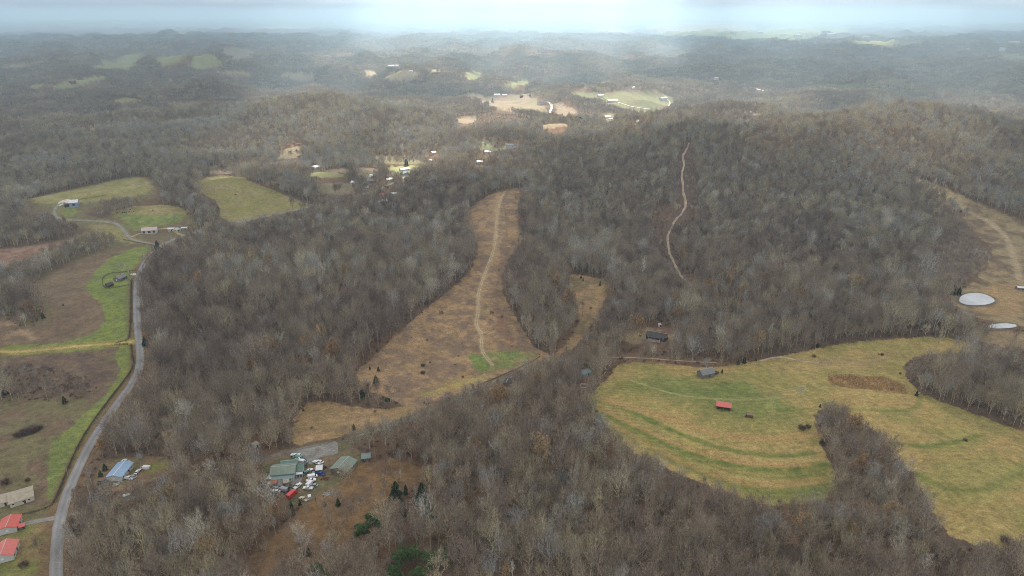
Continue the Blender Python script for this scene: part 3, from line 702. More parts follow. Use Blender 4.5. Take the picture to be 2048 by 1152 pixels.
def open_at(x, y):
    k = np.zeros(x.shape, bool)
    for P in OPEN: k |= inside(x, y, P)
    for P in WOODW: k &= ~inside(x, y, P)
    for P in PONDS: k |= inside(x, y, P)
    return k
def in_any(x, y, Ps):
    k = np.zeros(x.shape, bool)
    for P in Ps: k |= inside(x, y, P)
    return k
def near_road(x, y, pad=2.0):
    k = np.zeros(x.shape, bool)
    for nm, (P, wd) in ROADW.items(): k |= np.isfinite(dline(x, y, P, wd * .5 + pad))
    return k
SEEN = ['main', 'main_far', 'drive_up', 'hill', 'far_a', 'far_b', 'far_c', 'far_d', 'far_e', 'drive_barn']
BUILDXY = []       # footprints to keep clear: (x, y, r), filled by the builders below
def scatter(r0, r1, sp, seed, half=44, hfac=.8, H=16):
    rng = np.random.default_rng(seed)
    xs = np.arange(-r1 * math.sin(R(half)), r1 * math.sin(R(half)), sp); ys = np.arange(r0 * math.cos(R(half)) * .6, r1, sp)
    gx, gy = np.meshgrid(xs, ys); gx = gx.ravel() + rng.uniform(-.48, .48, gx.size) * sp; gy = gy.ravel() + rng.uniform(-.48, .48, gy.size) * sp
    r = np.hypot(gx, gy); a = np.degrees(np.arctan2(np.abs(gx), gy))
    k = (r > r0) & (r < r1) & (a < half); gx, gy, r = gx[k], gy[k], r[k]
    sc = rng.beta(1.7, 2.5, gx.size) * 1.05 + .52
    return gx, gy, r, sc, rng
def clear(gx, gy, r, sc, H=16, hfac=.8, pad=2):
    if pad > 5:
        k = clear(gx, gy, r, sc, H, hfac, 5)
        for ox, oy in ((-pad, 0), (pad, 0), (0, -pad * .6), (0, pad)): k &= ~open_at(gx + ox, gy + oy)
        return k
    k = ~open_at(gx, gy) & ~near_road(gx, gy, pad)
    z = height(gx, gy); s = 1 + H * sc * hfac / (CAMH - z)      # where the sight line over the tree top meets the land
    qx, qy = gx * s, gy * s
    isl = in_any(gx, gy, WOODW); q2 = 1 + (s - 1) * .45
    k &= np.where(isl, ~open_at(gx * q2, gy * q2), ~open_at(qx, qy))
    for f in (1, .55, .25):
        sx = 1 + (s - 1) * f
        for nm in SEEN + (['lane', 'lane_far'] if f < .5 else []):
            P, wd = ROADW[nm]; k &= ~np.isfinite(dline(gx * sx, gy * sx, P, wd * .5 + .5))
    for (bx, by, br_) in BUILDXY:
        k &= (np.hypot(gx - bx, gy - by) > br_) & (np.hypot(qx - bx, qy - by) > br_ * .8)
        s2 = 1 + (s - 1) * .5; k &= np.hypot(gx * s2 - bx, gy * s2 - by) > br_ * .8
    return k

# ------------------------------------------------------------------ buildings
def metal(name, c, rough=.45): return mat(name, c, rough, .0, .5, [(.5, .12), (3, .06)], wave=(1.1, .22, 'X'))
def shingle(name, c): return mat(name, c, .95, 0, .1, [(.6, .16), (4, .12)], wave=(2.4, .12, 'Y'))
RM = dict(blue=metal('blue_sheet_metal', (.26, .38, .52)), red=metal('red_sheet_metal', (.52, .085, .055)), coral=metal('coral_sheet_metal', (.56, .13, .10)), tan=shingle('tan_shingle', (.36, .31, .23)),
          green=metal('green_sheet_metal', (.085, .16, .125)), sage=shingle('sage_shingle', (.21, .25, .20)), grey=shingle('grey_shingle', (.20, .20, .20)), dark=shingle('dark_shingle', (.085, .075, .075)),
          brown=shingle('brown_shingle', (.17, .115, .095)), white=metal('white_sheet_metal', (.62, .62, .60)), pink=metal('faded_pink_metal', (.46, .34, .31)), pale=metal('pale_green_metal', (.44, .50, .44)), rust=metal('rusty_sheet_metal', (.30, .13, .06), .8),
          teal=metal('dull_teal_metal', (.16, .22, .21)))
WM = dict(white=mat('white_siding', (.54, .53, .50), .8, noise=[(.7, .12)], wave=(3, .1, 'Z')), grey=mat('grey_siding', (.34, .35, .35), .8, noise=[(.7, .15)], wave=(3, .1, 'Z')), brown=mat('brown_log_wall', (.10, .065, .045), .9, noise=[(.8, .25)], wave=(4, .25, 'Z')),
          brick=mat('brick_wall', (.26, .14, .10), .9, noise=[(2, .2)]), blue=mat('blue_siding', (.26, .33, .42), .7, noise=[(.7, .15)], wave=(3, .1, 'Z')), wood=mat('weathered_boards', (.19, .17, .155), .95, noise=[(1.2, .3)], wave=(3, .25, 'X')),
          cream=mat('cream_siding', (.55, .50, .40), .8, noise=[(.7, .15)]))
M_glass = mat('window_glass', (.03, .035, .04), .08, 0, .6, [(1, .1)])
M_trim = mat('white_trim', (.72, .72, .69), .6, noise=[(1, .08)])
M_doorm = mat('dark_door', (.06, .05, .045), .6, noise=[(1, .15)])
M_conc = mat('concrete', (.42, .41, .38), .9, noise=[(1, .15)])
def building(nm, label, cat, A, B, W, eave, rise, wall, roof, kind='gable', dz=None, wins=3, door=True, chimney=False, garage=0, porch=False, openfront=False, base=None, group=None, over=.45, Lm=None):
    dz = eave + rise * .5 if dz is None else dz
    p = at([A[0], B[0]], [A[1], B[1]], dz); a, b = p[0], p[1]; c = (a + b) / 2; d = b - a
    if math.hypot(d[0], d[1]) > max(30, 3.4 * W): c = a if a[1] < b[1] else b; d = np.array([1.9 * W, 0, 0])      # one end fell behind a hill
    Ln = Lm or float(np.hypot(d[0], d[1])); rz = math.atan2(d[1], d[0])
    # front (-y local) should face the camera
    if -math.cos(rz) * c[1] + math.sin(rz) * c[0] > 0: rz += math.pi
    cx, cy = float(c[0]), float(c[1]); ca, sa = math.cos(rz), math.sin(rz); hx, hy = Ln / 2, W / 2
    cor = np.array([(cx + ca * x - sa * y, cy + sa * x + ca * y) for x in (-hx, hx) for y in (-hy, hy)])
    z0 = float(np.max(height(cor[:, 0], cor[:, 1]))) - .1 if base is None else base; lo = z0 - float(np.min(height(cor[:, 0], cor[:, 1]))) + .4
    t = thing(nm, label, cat, (cx, cy, z0), rz, group); BUILDXY.append((cx, cy, max(Ln, W) * .5 + 4 + 12 * float(sst(900, 1500, math.hypot(cx, cy)))))
    e = eave; wl = MB()
    if openfront:
        wl.extrude([(hy - .2, -lo), (hy, -lo), (hy, e), (hy - .2, e)], -hx, hx); wl.box(-hx, -hx + .2, -hy, hy - .2, -lo, e); wl.box(hx - .2, hx, -hy, hy - .2, -lo, e)
        pm = MB(); 
        k = max(2, int(Ln / 3.5))
        for i in range(1, k): X = -hx + Ln * i / k; pm.box(X - .12, X + .12, -hy, -hy + .24, -lo, e)
        part('post', pm, wall, t)
    elif kind in ('gable', 'salt'):
        wl.extrude([(-hy, -lo), (hy, -lo), (hy, e), (0, e + rise - .02), (-hy, e)], -hx, hx)
    else: wl.box(-hx, hx, -hy, hy, -lo, e)
    part('wall', wl, wall, t)
    r = MB(); o = over; s = rise / hy; th = .16
    if kind == 'gable':
        zo = e - s * o
        r.extrude([(-hy - o, zo), (0, e + rise), (hy + o, zo), (hy + o, zo + th), (0, e + rise + th), (-hy - o, zo + th)], -hx - o, hx + o)
    elif kind == 'shed':
        r.extrude([(-hy - o, e - s * o * .5 + .02), (hy + o, e + rise), (hy + o, e + rise + th), (-hy - o, e + .02 + th - s * o * .5)], -hx - o, hx + o)
    elif kind == 'hip':
        X, Yy, q = hx + o, hy + o, max(hx - hy, .1); zb = e - s * o * .3 + .02; k = len(r.v)
        r.v += [Vector(v) for v in ((-X, -Yy, zb), (X, -Yy, zb), (X, Yy, zb), (-X, Yy, zb), (-q, 0, e + rise), (q, 0, e + rise))]
        r.f += [(0, 1, 5, 4), (1, 2, 5), (2, 3, 4, 5), (3, 0, 4), (3, 2, 1, 0)]
    elif kind == 'flat': r.box(-hx - .2, hx + .2, -hy - .2, hy + .2, e + .01, e + .25)
    rf = part('roof', r, roof, t)
    if kind == 'gable' and not openfront and Ln > 7 and cy < 900:
        m = MB(); m.box(-hx - o, hx + o, -.14, .14, e + rise + th - .02, e + rise + th + .05); part('ridge_cap', m, M_conc if roof not in (RM['blue'],) else M_trim, rf)
    if chimney:
        m = MB(); m.box(hx * .4, hx * .4 + .7, .3, 1.0, e, e + rise + .9); part('chimney', m, WM['brick'], t)
    if wins and not openfront:
        for i in range(wins):
            X = -hx + Ln * (i + .5 + (.18 if i % 2 else -.1)) / wins
            m = MB(); m.box(X - .6, X + .6, -hy - .05, -hy + .05, e * .42, e * .78); wn = part('window', m, M_trim, t)
            m = MB(); m.box(X - .48, X + .48, -hy - .08, -hy - .04, e * .46, e * .74); part('pane', m, M_glass, wn)
        m = MB(); m.box(-hx - .05, -hx + .05, -.6, .6, e * .42, e * .78); wn = part('window', m, M_trim, t)
        m = MB(); m.box(hx - .05, hx + .05, -.6, .6, e * .42, e * .78); wn = part('window', m, M_trim, t)
    if door and not openfront:
        m = MB(); m.box(hx * .12, hx * .12 + 1, -hy - .06, -hy + .05, 0.05, 2.1); part('door', m, M_doorm, t)
    for i in range(garage):
        X = -hx + Ln * (i + .5) / garage; m = MB(); m.box(X - 1.3, X + 1.3, -hy - .09, -hy + .05, 0, min(2.6, e - .25)); part('garage_door', m, M_doorm, t)
    if porch:
        m = MB(); m.box(-hx * .7, hx * .5, -hy - 2.4, -hy - .02, -lo, .12); pq = part('porch', m, M_conc, t)
        m = MB(); m.extrude([(-hy - 2.6, e - .5), (-hy - o - .01, e - .28), (-hy - o - .01, e - .18), (-hy - 2.6, e - .4)], -hx * .7, hx * .5); part('porch_roof', m, roof, t)
        for X in (-hx * .68, -hx * .1, hx * .46): m = MB(); m.box(X, X + .14, -hy - 2.4, -hy - 2.26, .12, e - .45); part('porch_post', m, M_trim, t)
    return t
G = RM; W_ = WM
building('house', 'long house with a light blue metal roof beside the asphalt road', 'house', (227, 953), (251, 925), 8.6, 2.9, 1.3, W_['white'], G['blue'], dz=3.3, wins=3)
building('house', 'tan shingled house at the left edge, below the fence and road', 'house', (26, 992), (56, 982), 11, 2.8, 1.7, W_['cream'], G['tan'], 'gable', wins=3, Lm=11)
building('house_wing', 'low tan shingled wing cut by the left edge of the photo', 'house', (-8, 998), (22, 990), 8.5, 2.6, 1.4, W_['cream'], G['tan'], 'hip', wins=2)
building('house', 'bright red roofed house with a white side at the left edge', 'house', (23, 1032), (12, 1056), 8.4, 3.0, 1.6, W_['white'], G['red'], wins=3, porch=False)
building('shed', 'small red roofed shed beside the gravel driveway', 'shed', (38, 1050), (48, 1047), 2.6, 2.1, .7, W_['wood'], G['coral'], wins=0)
building('house', 'faded red roofed house with white walls, lowest at the left edge', 'house', (14, 1082), (2, 1112), 9.2, 3.2, 1.9, W_['white'], G['coral'], wins=3, chimney=False)
building('workshop', 'large green roofed workshop in the gravel junkyard', 'workshop', (543, 935), (591, 931), 9.5, 3.9, 2.0, W_['white'], G['sage'], dz=5.5, wins=0, garage=2)
building('lean_to', 'dark green lean-to roof along the front of the workshop', 'lean-to', (545, 952), (588, 949), 5.2, 2.6, .9, W_['white'], G['teal'], 'shed', dz=3, wins=2)
building('shed', 'dark green roofed shed behind the large workshop', 'shed', (562, 924), (595, 921), 5, 3.0, 1.0, W_['grey'], G['green'], dz=3.5, wins=0)
building('garage', 'small dark green roofed garage at the right end of the workshop', 'garage', (593, 933), (606, 932), 7.5, 3.1, 1.2, W_['white'], G['green'], dz=3.7, wins=0, garage=1)
building('carport', 'white flat metal carport in front of the small green garage', 'carport', (593, 944), (605, 943), 4.5, 2.5, .2, W_['white'], G['white'], 'flat', dz=2.6, openfront=True)
building('shed', 'narrow grey metal shed at the left end of the workshop', 'shed', (538, 957), (543, 948), 2.4, 2.4, .5, W_['grey'], G['pale'], dz=2.5, wins=0)
building('shed', 'rusty roofed lean shed among the scrap below the workshop', 'shed', (542, 963), (553, 962), 3, 2.0, .4, W_['wood'], G['rust'], 'shed', wins=0)
building('shed', 'pale tan roofed shed among the scrap below the workshop', 'shed', (568, 962), (577, 960), 3, 2.1, .4, W_['wood'], G['tan'], 'shed', wins=0)
building('shed', 'small pale roofed shed among parked trucks east of the workshop', 'shed', (633, 934), (644, 933), 4.2, 2.6, .8, W_['wood'], G['white'], wins=0)
building('house', 'grey green shingled house half hidden by bare trees right of the junkyard', 'house', (676, 938), (698, 916), 10.5, 3.0, 1.8, W_['wood'], G['sage'], 'gable', wins=3)
building('cabin', 'dark green roofed cabin under trees right of the gravel lot', 'cabin', (724, 910), (740, 909), 5, 2.6, 1.2, W_['brown'], G['teal'], wins=1)
building('shed', 'long low trailer with a pale flat roof by the shaded lane', 'shed', (246, 992), (260, 988), 1.9, 2.0, .2, W_['grey'], G['pale'], 'flat', dz=2.0, wins=0, door=False)  # a flat roofed trailer, built with the shed parts
building('barn', 'red roofed open field barn on the green hayfield', 'barn', (1434, 805), (1462, 809), 6.4, 3.0, 1.5, W_['wood'], G['coral'], dz=3.8, openfront=True)
building('barn', 'collapsing grey board barn among bushes at the top of the hayfield', 'barn', (1400, 744), (1424, 740), 7, 3.4, 2.6, W_['wood'], G['grey'], wins=0)
building('house', 'long dark brown log house in a small clearing in the woods', 'house', (1295, 664), (1333, 671), 8.5, 3.0, 2.0, W_['brown'], G['dark'], wins=5, chimney=True, porch=True)
building('shed', 'tiny white roofed shed behind the log house', 'shed', (1317, 648), (1322, 648), 2.8, 2.2, .6, W_['white'], G['white'], 'flat', wins=0)
building('shed', 'white roofed shed at the right edge above the pond meadow', 'shed', (2034, 573), (2050, 574), 5, 2.6, .7, W_['wood'], G['white'], wins=0)
building('barn', 'blue grey barn with a white metal roof on the left hill', 'barn', (139, 405), (156, 402), 13, 4.2, 2.6, W_['blue'], G['white'], wins=0, garage=1)
building('garage', 'low brown roofed garage joined to the left hill barn', 'garage', (128, 409), (137, 407), 7, 2.8, 1, W_['brown'], G['brown'], wins=0)
building('house', 'long grey brown house below the left hill barn', 'house', (70, 431), (92, 425), 8, 2.8, 1.7, W_['grey'], G['brown'], wins=3)
building('barn', 'pink roofed barn with dark open bays by the pasture', 'barn', (284, 458), (314, 456), 13, 3.2, 2.2, W_['white'], G['pink'], wins=0, garage=3)
building('trailer_home', 'white mobile home with awning, leftmost of three past the pink barn', 'mobile home', (336, 457), (347, 456), 4.5, 2.8, .6, W_['white'], G['white'], wins=2)
building('trailer_home', 'cream mobile home, middle of three past the pink barn', 'mobile home', (350, 458), (361, 457), 4.5, 2.8, .6, W_['cream'], G['pale'], wins=3)
building('trailer_home', 'white roofed mobile home, rightmost of three past the pink barn', 'mobile home', (363, 455), (374, 454), 4.5, 2.8, .6, W_['grey'], G['white'], wins=2)
building('house', 'old grey roofed house inside the fenced yard by the road', 'house', (232, 556), (247, 549), 7, 2.9, 1.8, W_['wood'], G['grey'], wins=2, chimney=True)
building('shed', 'dark tumbledown shed at the corner of the fenced yard', 'shed', (212, 568), (224, 565), 5, 2.4, 1.4, W_['brown'], G['dark'], wins=0)
building('shed', 'small white shed beside the dark lane below the clearing', 'shed', (1012, 766), (1017, 758), 4, 2.6, .8, W_['wood'], G['dark'], wins=0)
building('shed', 'blue grey tarpaulin covered shed in the wood left of the hayfield', 'shed', (1162, 745), (1178, 741), 6, 2.4, 1.2, W_['blue'], G['teal'], wins=0)
building('ruin', 'small tan ruined cabin in the wood above the lane', 'ruin', (505, 888), (514, 884), 3.4, 2.2, .5, W_['cream'], G['tan'], wins=0)
SM = [((624, 334), (635, 331), 14, 'white', 'white', 'white gabled barn on the wooded slope above the far pastures'), ((600, 332), (607, 332), 6, 'white', 'white', 'low white shed left of the wooded slope barn'),
 ((703, 363), (708, 363), 7, 'white', 'white', 'tiny white shed beside the brown far field'), ((733, 352), (746, 350), 11, 'white', 'white', 'white house with grey trees close round it, middle left distance'),
 ((734, 361), (745, 359), 9, 'grey', 'grey', 'grey roofed house just below the white house'), ((772, 358), (784, 356), 6, 'white', 'white', 'long white trailer right of the white house'), ((730, 374), (736, 373), 6, 'cream', 'pale', 'cream shed in the hollow below the white house'),
 ((800, 338), (817, 336), 9, 'white', 'pink', 'pink roofed farmhouse below the narrow green field'), ((802, 346), (814, 345), 6, 'grey', 'teal', 'teal roofed outbuilding in front of the pink roofed farmhouse'),
 ((760, 389), (768, 388), 6, 'white', 'red', 'red roofed cottage beside the distant road'), ((783, 387), (795, 385), 5, 'white', 'white', 'white trailer right of the red roofed cottage'), ((735, 404), (743, 402), 8, 'grey', 'white', 'white roofed house on the near side of the distant road'),
 ((755, 403), (772, 399), 8, 'white', 'pale', 'pale green and white house on the wood edge by the distant road'), ((708, 405), (714, 403), 5, 'white', 'white', 'small white trailer on the distant road, left of the others'), ((863, 306), (870, 303), 8, 'white', 'white', 'white shed by the end of the narrow green field'),
 ((858, 321), (868, 320), 5, 'white', 'white', 'white trailer at the right tip of the narrow green field'), ((970, 303), (982, 302), 9, 'white', 'white', 'white roofed house among bare trees in the sunlit valley'), ((1012, 293), (1036, 290), 10, 'white', 'grey', 'large pale house with a bright drive in the sunlit valley'),
 ((954, 323), (965, 322), 10, 'white', 'white', 'white house alone below the sunlit valley houses'), ((1159, 316), (1165, 316), 6, 'white', 'white', 'single white speck of a cabin on the wooded valley side'),
 ((988, 190), (1000, 188), 12, 'white', 'white', 'white ranch house on the far left of the bright hilltop fields'), ((1005, 189), (1014, 189), 9, 'cream', 'white', 'cream house beside the white ranch house'), ((1040, 192), (1046, 191), 9, 'brown', 'dark', 'brown barn on the hilltop next to a dark cedar'),
 ((1072, 184), (1079, 184), 12, 'white', 'white', 'white barn on the skyline of the hilltop fields'), ((1076, 206), (1090, 203), 13, 'white', 'dark', 'dark roofed white house at the head of the winding drive'), ((1196, 190), (1206, 190), 13, 'white', 'white', 'white barn left of the big white hilltop house'),
 ((1225, 200), (1241, 197), 15, 'white', 'white', 'big white hilltop house above the curving pale drive'), ((1321, 197), (1332, 196), 12, 'white', 'white', 'white house at the right end of the hilltop fields'), ((1196, 234), (1220, 232), 13, 'white', 'coral', 'red roofed ranch house beside the bright lawn'),
 ((1272, 242), (1279, 241), 8, 'white', 'white', 'small white shed at the end of the lawn drive'), ((1262, 175), (1268, 175), 9, 'white', 'white', 'white cottage on the ridge above the hilltop fields'), ((778, 133), (790, 132), 20, 'white', 'white', 'long white barn on the distant tan farm'),
 ((790, 132), (797, 131), 14, 'white', 'white', 'white farmhouse on the distant tan farm'), ((800, 140), (822, 142), 8, 'white', 'white', 'low white poultry shed on the distant tan farm'), ((140, 164), (150, 163), 12, 'brown', 'brown', 'brown barn in the distant field at far left'),
 ((1428, 157), (1436, 156), 9, 'white', 'white', 'white house in the wood beyond the hilltop fields'), ((1890, 356), (1848, 368), 4, 'white', 'white', 'x'),
 ((2000, 98), (2012, 98), 20, 'white', 'white', 'white shed in the far right fields'), ((1932, 99), (1942, 99), 18, 'white', 'white', 'white barn left of the far right fields')]
for A, B, wd, wl_, rf_, lb in SM:
    if lb == 'x': continue
    k = at([A[0]], [A[1]])[0]; sc_b = 1.0 if k[1] < 1400 else 1.25
    building('house' if 'house' in lb or 'cottage' in lb else ('trailer_home' if 'trailer' in lb else ('barn' if 'barn' in lb else 'shed')), lb, 'house' if 'house' in lb or 'cottage' in lb or 'cabin' in lb else ('mobile home' if 'trailer' in lb else ('barn' if 'barn' in lb else 'shed')),
             A, B, wd, 3.0 * sc_b, 1.8 * sc_b, W_[wl_], G[rf_], wins=2 if k[1] < 1800 else 0, door=k[1] < 1800)
TOWN = [(1440, 1452, 58), (1466, 1486, 65), (1521, 1535, 64), (1533, 1566, 70), (1568, 1596, 71), (1597, 1612, 67), (1610, 1634, 67), (1632, 1650, 65), (1638, 1664, 71), (1655, 1668, 69), (1732, 1752, 76), (1886, 1892, 64), (2028, 2034, 83), (1625, 1630, 50), (1648, 1655, 52), (1538, 1544, 48), (1600, 1608, 49), (1934, 1947, 32)]
TL = ['short white shed left of the distant town', 'pinkish roofed long shed left of the town', 'white hall at the left end of the town', 'very long low white warehouse, leftmost in the town', 'long low white warehouse between two others', 'white block in the middle of the town',
 'bright white warehouse near the middle of the town', 'tall white warehouse in the town centre', 'long white warehouse lowest in the town', 'white warehouse at the right end of the town', 'lone long white shed right of the town', 'tiny white house far right of the town', 'white speck of a house at the right edge', 'white tower like block on the town skyline', 'white block on the skyline right of the tower', 'white house on the hazy skyline above the town', 'white house above the bright town field', 'white sheds on the hazy right horizon']
for (x0, x1, y), lb in zip(TOWN, TL):
    building('warehouse', lb, 'warehouse', (x0, y), (x1, y), 40, 8, 2.5, W_['white'], G['white'], wins=0, door=False)

# concrete foundation left open to the sky in the wood
p = at([1165, 1190, 1165], [768, 777, 774]); c = p.mean(0)
t = thing('foundation', 'pale block foundation outline in the wood left of the hayfield', 'foundation', (c[0], c[1], float(height(c[0], c[1]))), -.12); m = MB()
for a in ((-4.5, 4.5, -3, -2.7), (-4.5, 4.5, 2.7, 3), (-4.5, -4.2, -2.69, 2.69), (4.2, 4.5, -2.69, 2.69)): m.box(*a, -.5, .7)
part('block_wall', m, M_conc, t); BUILDXY.append((c[0], c[1], 6))

# ------------------------------------------------------------------ vehicles
PAINT = {k: mat(k + '_car_paint', c, .35, 0, .6, [(1.5, .08)]) for k, c in dict(white=(.66, .66, .65), red=(.50, .03, .03), blue=(.03, .05, .20), grey=(.25, .26, .27), dark=(.04, .045, .05), teal=(.10, .22, .20), tan=(.45, .38, .27), brown=(.16, .08, .05)).items()}
M_tyre = mat('tyre_rubber', (.02, .02, .02), .9, noise=[(3, .1)])
CARC = {}
def car_meshes(ty, colr):
    if (ty, colr) in CARC: return CARC[(ty, colr)]
    b, g, wh = MB(), MB(), MB(); Wd = {'car': 1.8, 'pickup': 2.0, 'van': 2.1, 'truck': 2.4}[ty]; h = Wd / 2
    if ty == 'car':
        b.extrude([(-2.3, .35), (2.3, .35), (2.35, .75), (1.3, .92), (-1.7, .95), (-2.3, .85)], -h, h); g.extrude([(-1.75, .951), (1.15, .921), (.45, 1.35), (-1.2, 1.37)], -h + .12, h - .12); b.extrude([(.42, 1.352), (.45, 1.42), (-1.15, 1.44), (-1.2, 1.372)], -h + .16, h - .16); wx, L_ = (-1.4, 1.4), 2.3
    elif ty == 'pickup':
        b.extrude([(-2.8, .45), (2.8, .45), (2.85, .95), (1.4, 1.12), (-.7, 1.12), (-.7, .72), (-2.7, .72), (-2.8, .72)], -h, h)
        for s in (-1, 1): b.box(min(s * h, s * (h - .12)), max(s * h, s * (h - .12)), -2.8, -.72, .721, 1.12)
        b.box(-h + .12, h - .12, -2.8, -2.68, .721, 1.1); g.extrude([(-.68, 1.121), (1.3, 1.121), (.7, 1.6), (-.55, 1.62)], -h + .12, h - .12); b.extrude([(.68, 1.602), (.7, 1.72), (-.5, 1.74), (-.55, 1.622)], -h + .14, h - .14); wx = (-1.8, 1.8)
    elif ty == 'van':
        b.extrude([(-2.7, .4), (2.7, .4), (2.75, 1.0), (2.0, 1.25), (1.5, 2.05), (-2.65, 2.1)], -h, h); g.extrude([(1.45, 1.3), (2.02, 1.27), (1.56, 2.0), (1.35, 2.0)], -h - .01, h + .01); wx = (-1.7, 1.7)
    else:
        b.extrude([(-3.6, .8), (1.9, .8), (1.9, 3.0), (-3.6, 3.0)], -h, h); b.extrude([(2.0, .5), (3.6, .5), (3.65, 1.3), (3.1, 2.2), (2.0, 2.25)], -h + .1, h - .1); g.extrude([(3.0, 1.35), (3.67, 1.33), (3.16, 2.1), (2.7, 2.1)], -h + .09, h - .09); wx = (-2.4, 2.7)
    fb = b.mesh('body', PAINT[colr]); fixn(fb); fg = g.mesh('cabin_window', M_glass); fixn(fg)
    wr = .34 if ty in ('car', 'pickup') else .42; wh.prism(Vector((-.12, 0, 0)), Vector((.12, 0, 0)), wr, wr, 12); fw = wh.mesh('wheel', M_tyre); fixn(fw)
    CARC[(ty, colr)] = (fb, fg, fw, h, wx, wr); return CARC[(ty, colr)]
def car(px, py, hd, ty, colr, label, group=None):
    p = at([px], [py], .8)[0]; fb, fg, fw, h, wx, wr = car_meshes(ty, colr)
    t = thing({'car': 'parked_car', 'pickup': 'pickup_truck', 'van': 'parked_van', 'truck': 'box_truck'}[ty], label, {'car': 'car', 'pickup': 'pickup truck', 'van': 'van', 'truck': 'truck'}[ty], (p[0], p[1], p[2] + .14), R(hd), group)
    obj('body', fb, t); obj('cabin_window', fg, t)
    for yy in wx:
        for s in (-1, 1): obj('wheel', fw, t, (s * (h - .1), yy, wr))
    BUILDXY.append((p[0], p[1], 4.5)); return t
car(584, 990, -22, 'truck', 'red', 'bright red box truck at the lower edge of the junkyard')
car(595, 972, -25, 'pickup', 'white', 'white pickup alone on the gravel in front of the workshop')
car(619, 994, 20, 'car', 'white', 'white car on the grass right of the red truck, upper of two')
car(607, 998, 60, 'pickup', 'tan', 'tan pickup on the grass right of the red truck, lower of two')
car(625, 953, -70, 'van', 'white', 'white van at the top of the line of cars right of the workshop'); car(622, 960, -75, 'pickup', 'white', 'white pickup second in the line of cars right of the workshop')
car(620, 967, -20, 'van', 'white', 'white van third in the line of cars right of the workshop'); car(628, 970, 80, 'car', 'grey', 'grey car beside the third white van in the line')
car(616, 976, 85, 'pickup', 'white', 'white pickup at the bottom of the line of cars right of the workshop'); car(642, 947, 65, 'pickup', 'blue', 'dark blue pickup right of the line of white cars')
car(627, 946, 10, 'car', 'teal', 'dark green car beside the dark blue pickup'); car(622, 940, 80, 'car', 'white', 'white car left of the pale roofed shed')
car(632, 941, 85, 'van', 'brown', 'brown van just below the pale roofed shed'); car(634, 925, 60, 'pickup', 'white', 'white pickup above the pale roofed shed, left of two'); car(640, 923, 60, 'car', 'white', 'white car above the pale roofed shed, right of two')
car(590, 911, 70, 'pickup', 'white', 'white pickup by the lane behind the workshop, left of two'); car(597, 910, 70, 'car', 'white', 'white car by the lane behind the workshop, right of two')
car(596, 915, 85, 'van', 'teal', 'teal van behind the workshop below the two white vehicles'); car(598, 919, 80, 'pickup', 'white', 'white pickup in the packed row right of the green shed, topmost'); car(604, 918, 75, 'car', 'dark', 'dark car beside the topmost pickup of the packed row')
car(600, 923, 80, 'van', 'white', 'white van second in the packed row right of the green shed'); car(608, 923, 80, 'car', 'grey', 'grey car at the right end of the packed row')
car(610, 929, 10, 'car', 'dark', 'dark car at the corner of the small green garage'); car(609, 946, -25, 'pickup', 'teal', 'teal pickup parked beside the white carport')
car(545, 972, 70, 'pickup', 'dark', 'dark wrecked pickup in the scrap row, leftmost'); car(553, 976, 60, 'car', 'grey', 'grey wrecked car second in the scrap row'); car(562, 973, 75, 'car', 'dark', 'dark wrecked car third in the scrap row'); car(566, 979, 70, 'van', 'grey', 'grey wrecked van low in the scrap row')
car(552, 982, 80, 'car', 'white', 'small white car lowest in the scrap row'); car(577, 976, 60, 'pickup', 'dark', 'dark pickup at the right end of the scrap row'); car(571, 969, 80, 'car', 'brown', 'brown car behind the scrap row'); car(538, 968, 20, 'car', 'tan', 'tan car at the left of the scrap row under trees')
car(251, 921, 75, 'car', 'white', 'white car behind the blue roofed house'); car(258, 956, 80, 'pickup', 'white', 'white pickup beside the near corner of the blue roofed house'); car(266, 953, 60, 'car', 'grey', 'grey car right of the blue roofed house'); car(275, 943, -5, 'car', 'white', 'white car on end near the blue roofed house lawn')
car(205, 964, -70, 'pickup', 'dark', 'dark pickup left of the blue roofed house, upper of two'); car(210, 971, 80, 'car', 'dark', 'dark car left of the blue roofed house, lower of two')
car(1020, 764, 40, 'pickup', 'dark', 'dark pickup on the shaded lane below the clearing'); car(1498, 832, 70, 'van', 'brown', 'rusty brown van body standing on the green hayfield')
car(1331, 676, 70, 'car', 'dark', 'dark car at the right end of the log house'); car(1300, 671, 20, 'pickup', 'dark', 'dark pickup at the left end of the log house')
car(6, 1064, 80, 'car', 'white', 'white car below the bright red roofed house'); car(291, 936, 85, 'van', 'white', 'long white van on the lawn right of the blue roofed house')
car(1846, 367, 60, 'van', 'white', 'white van at the top of the right hand meadow track')

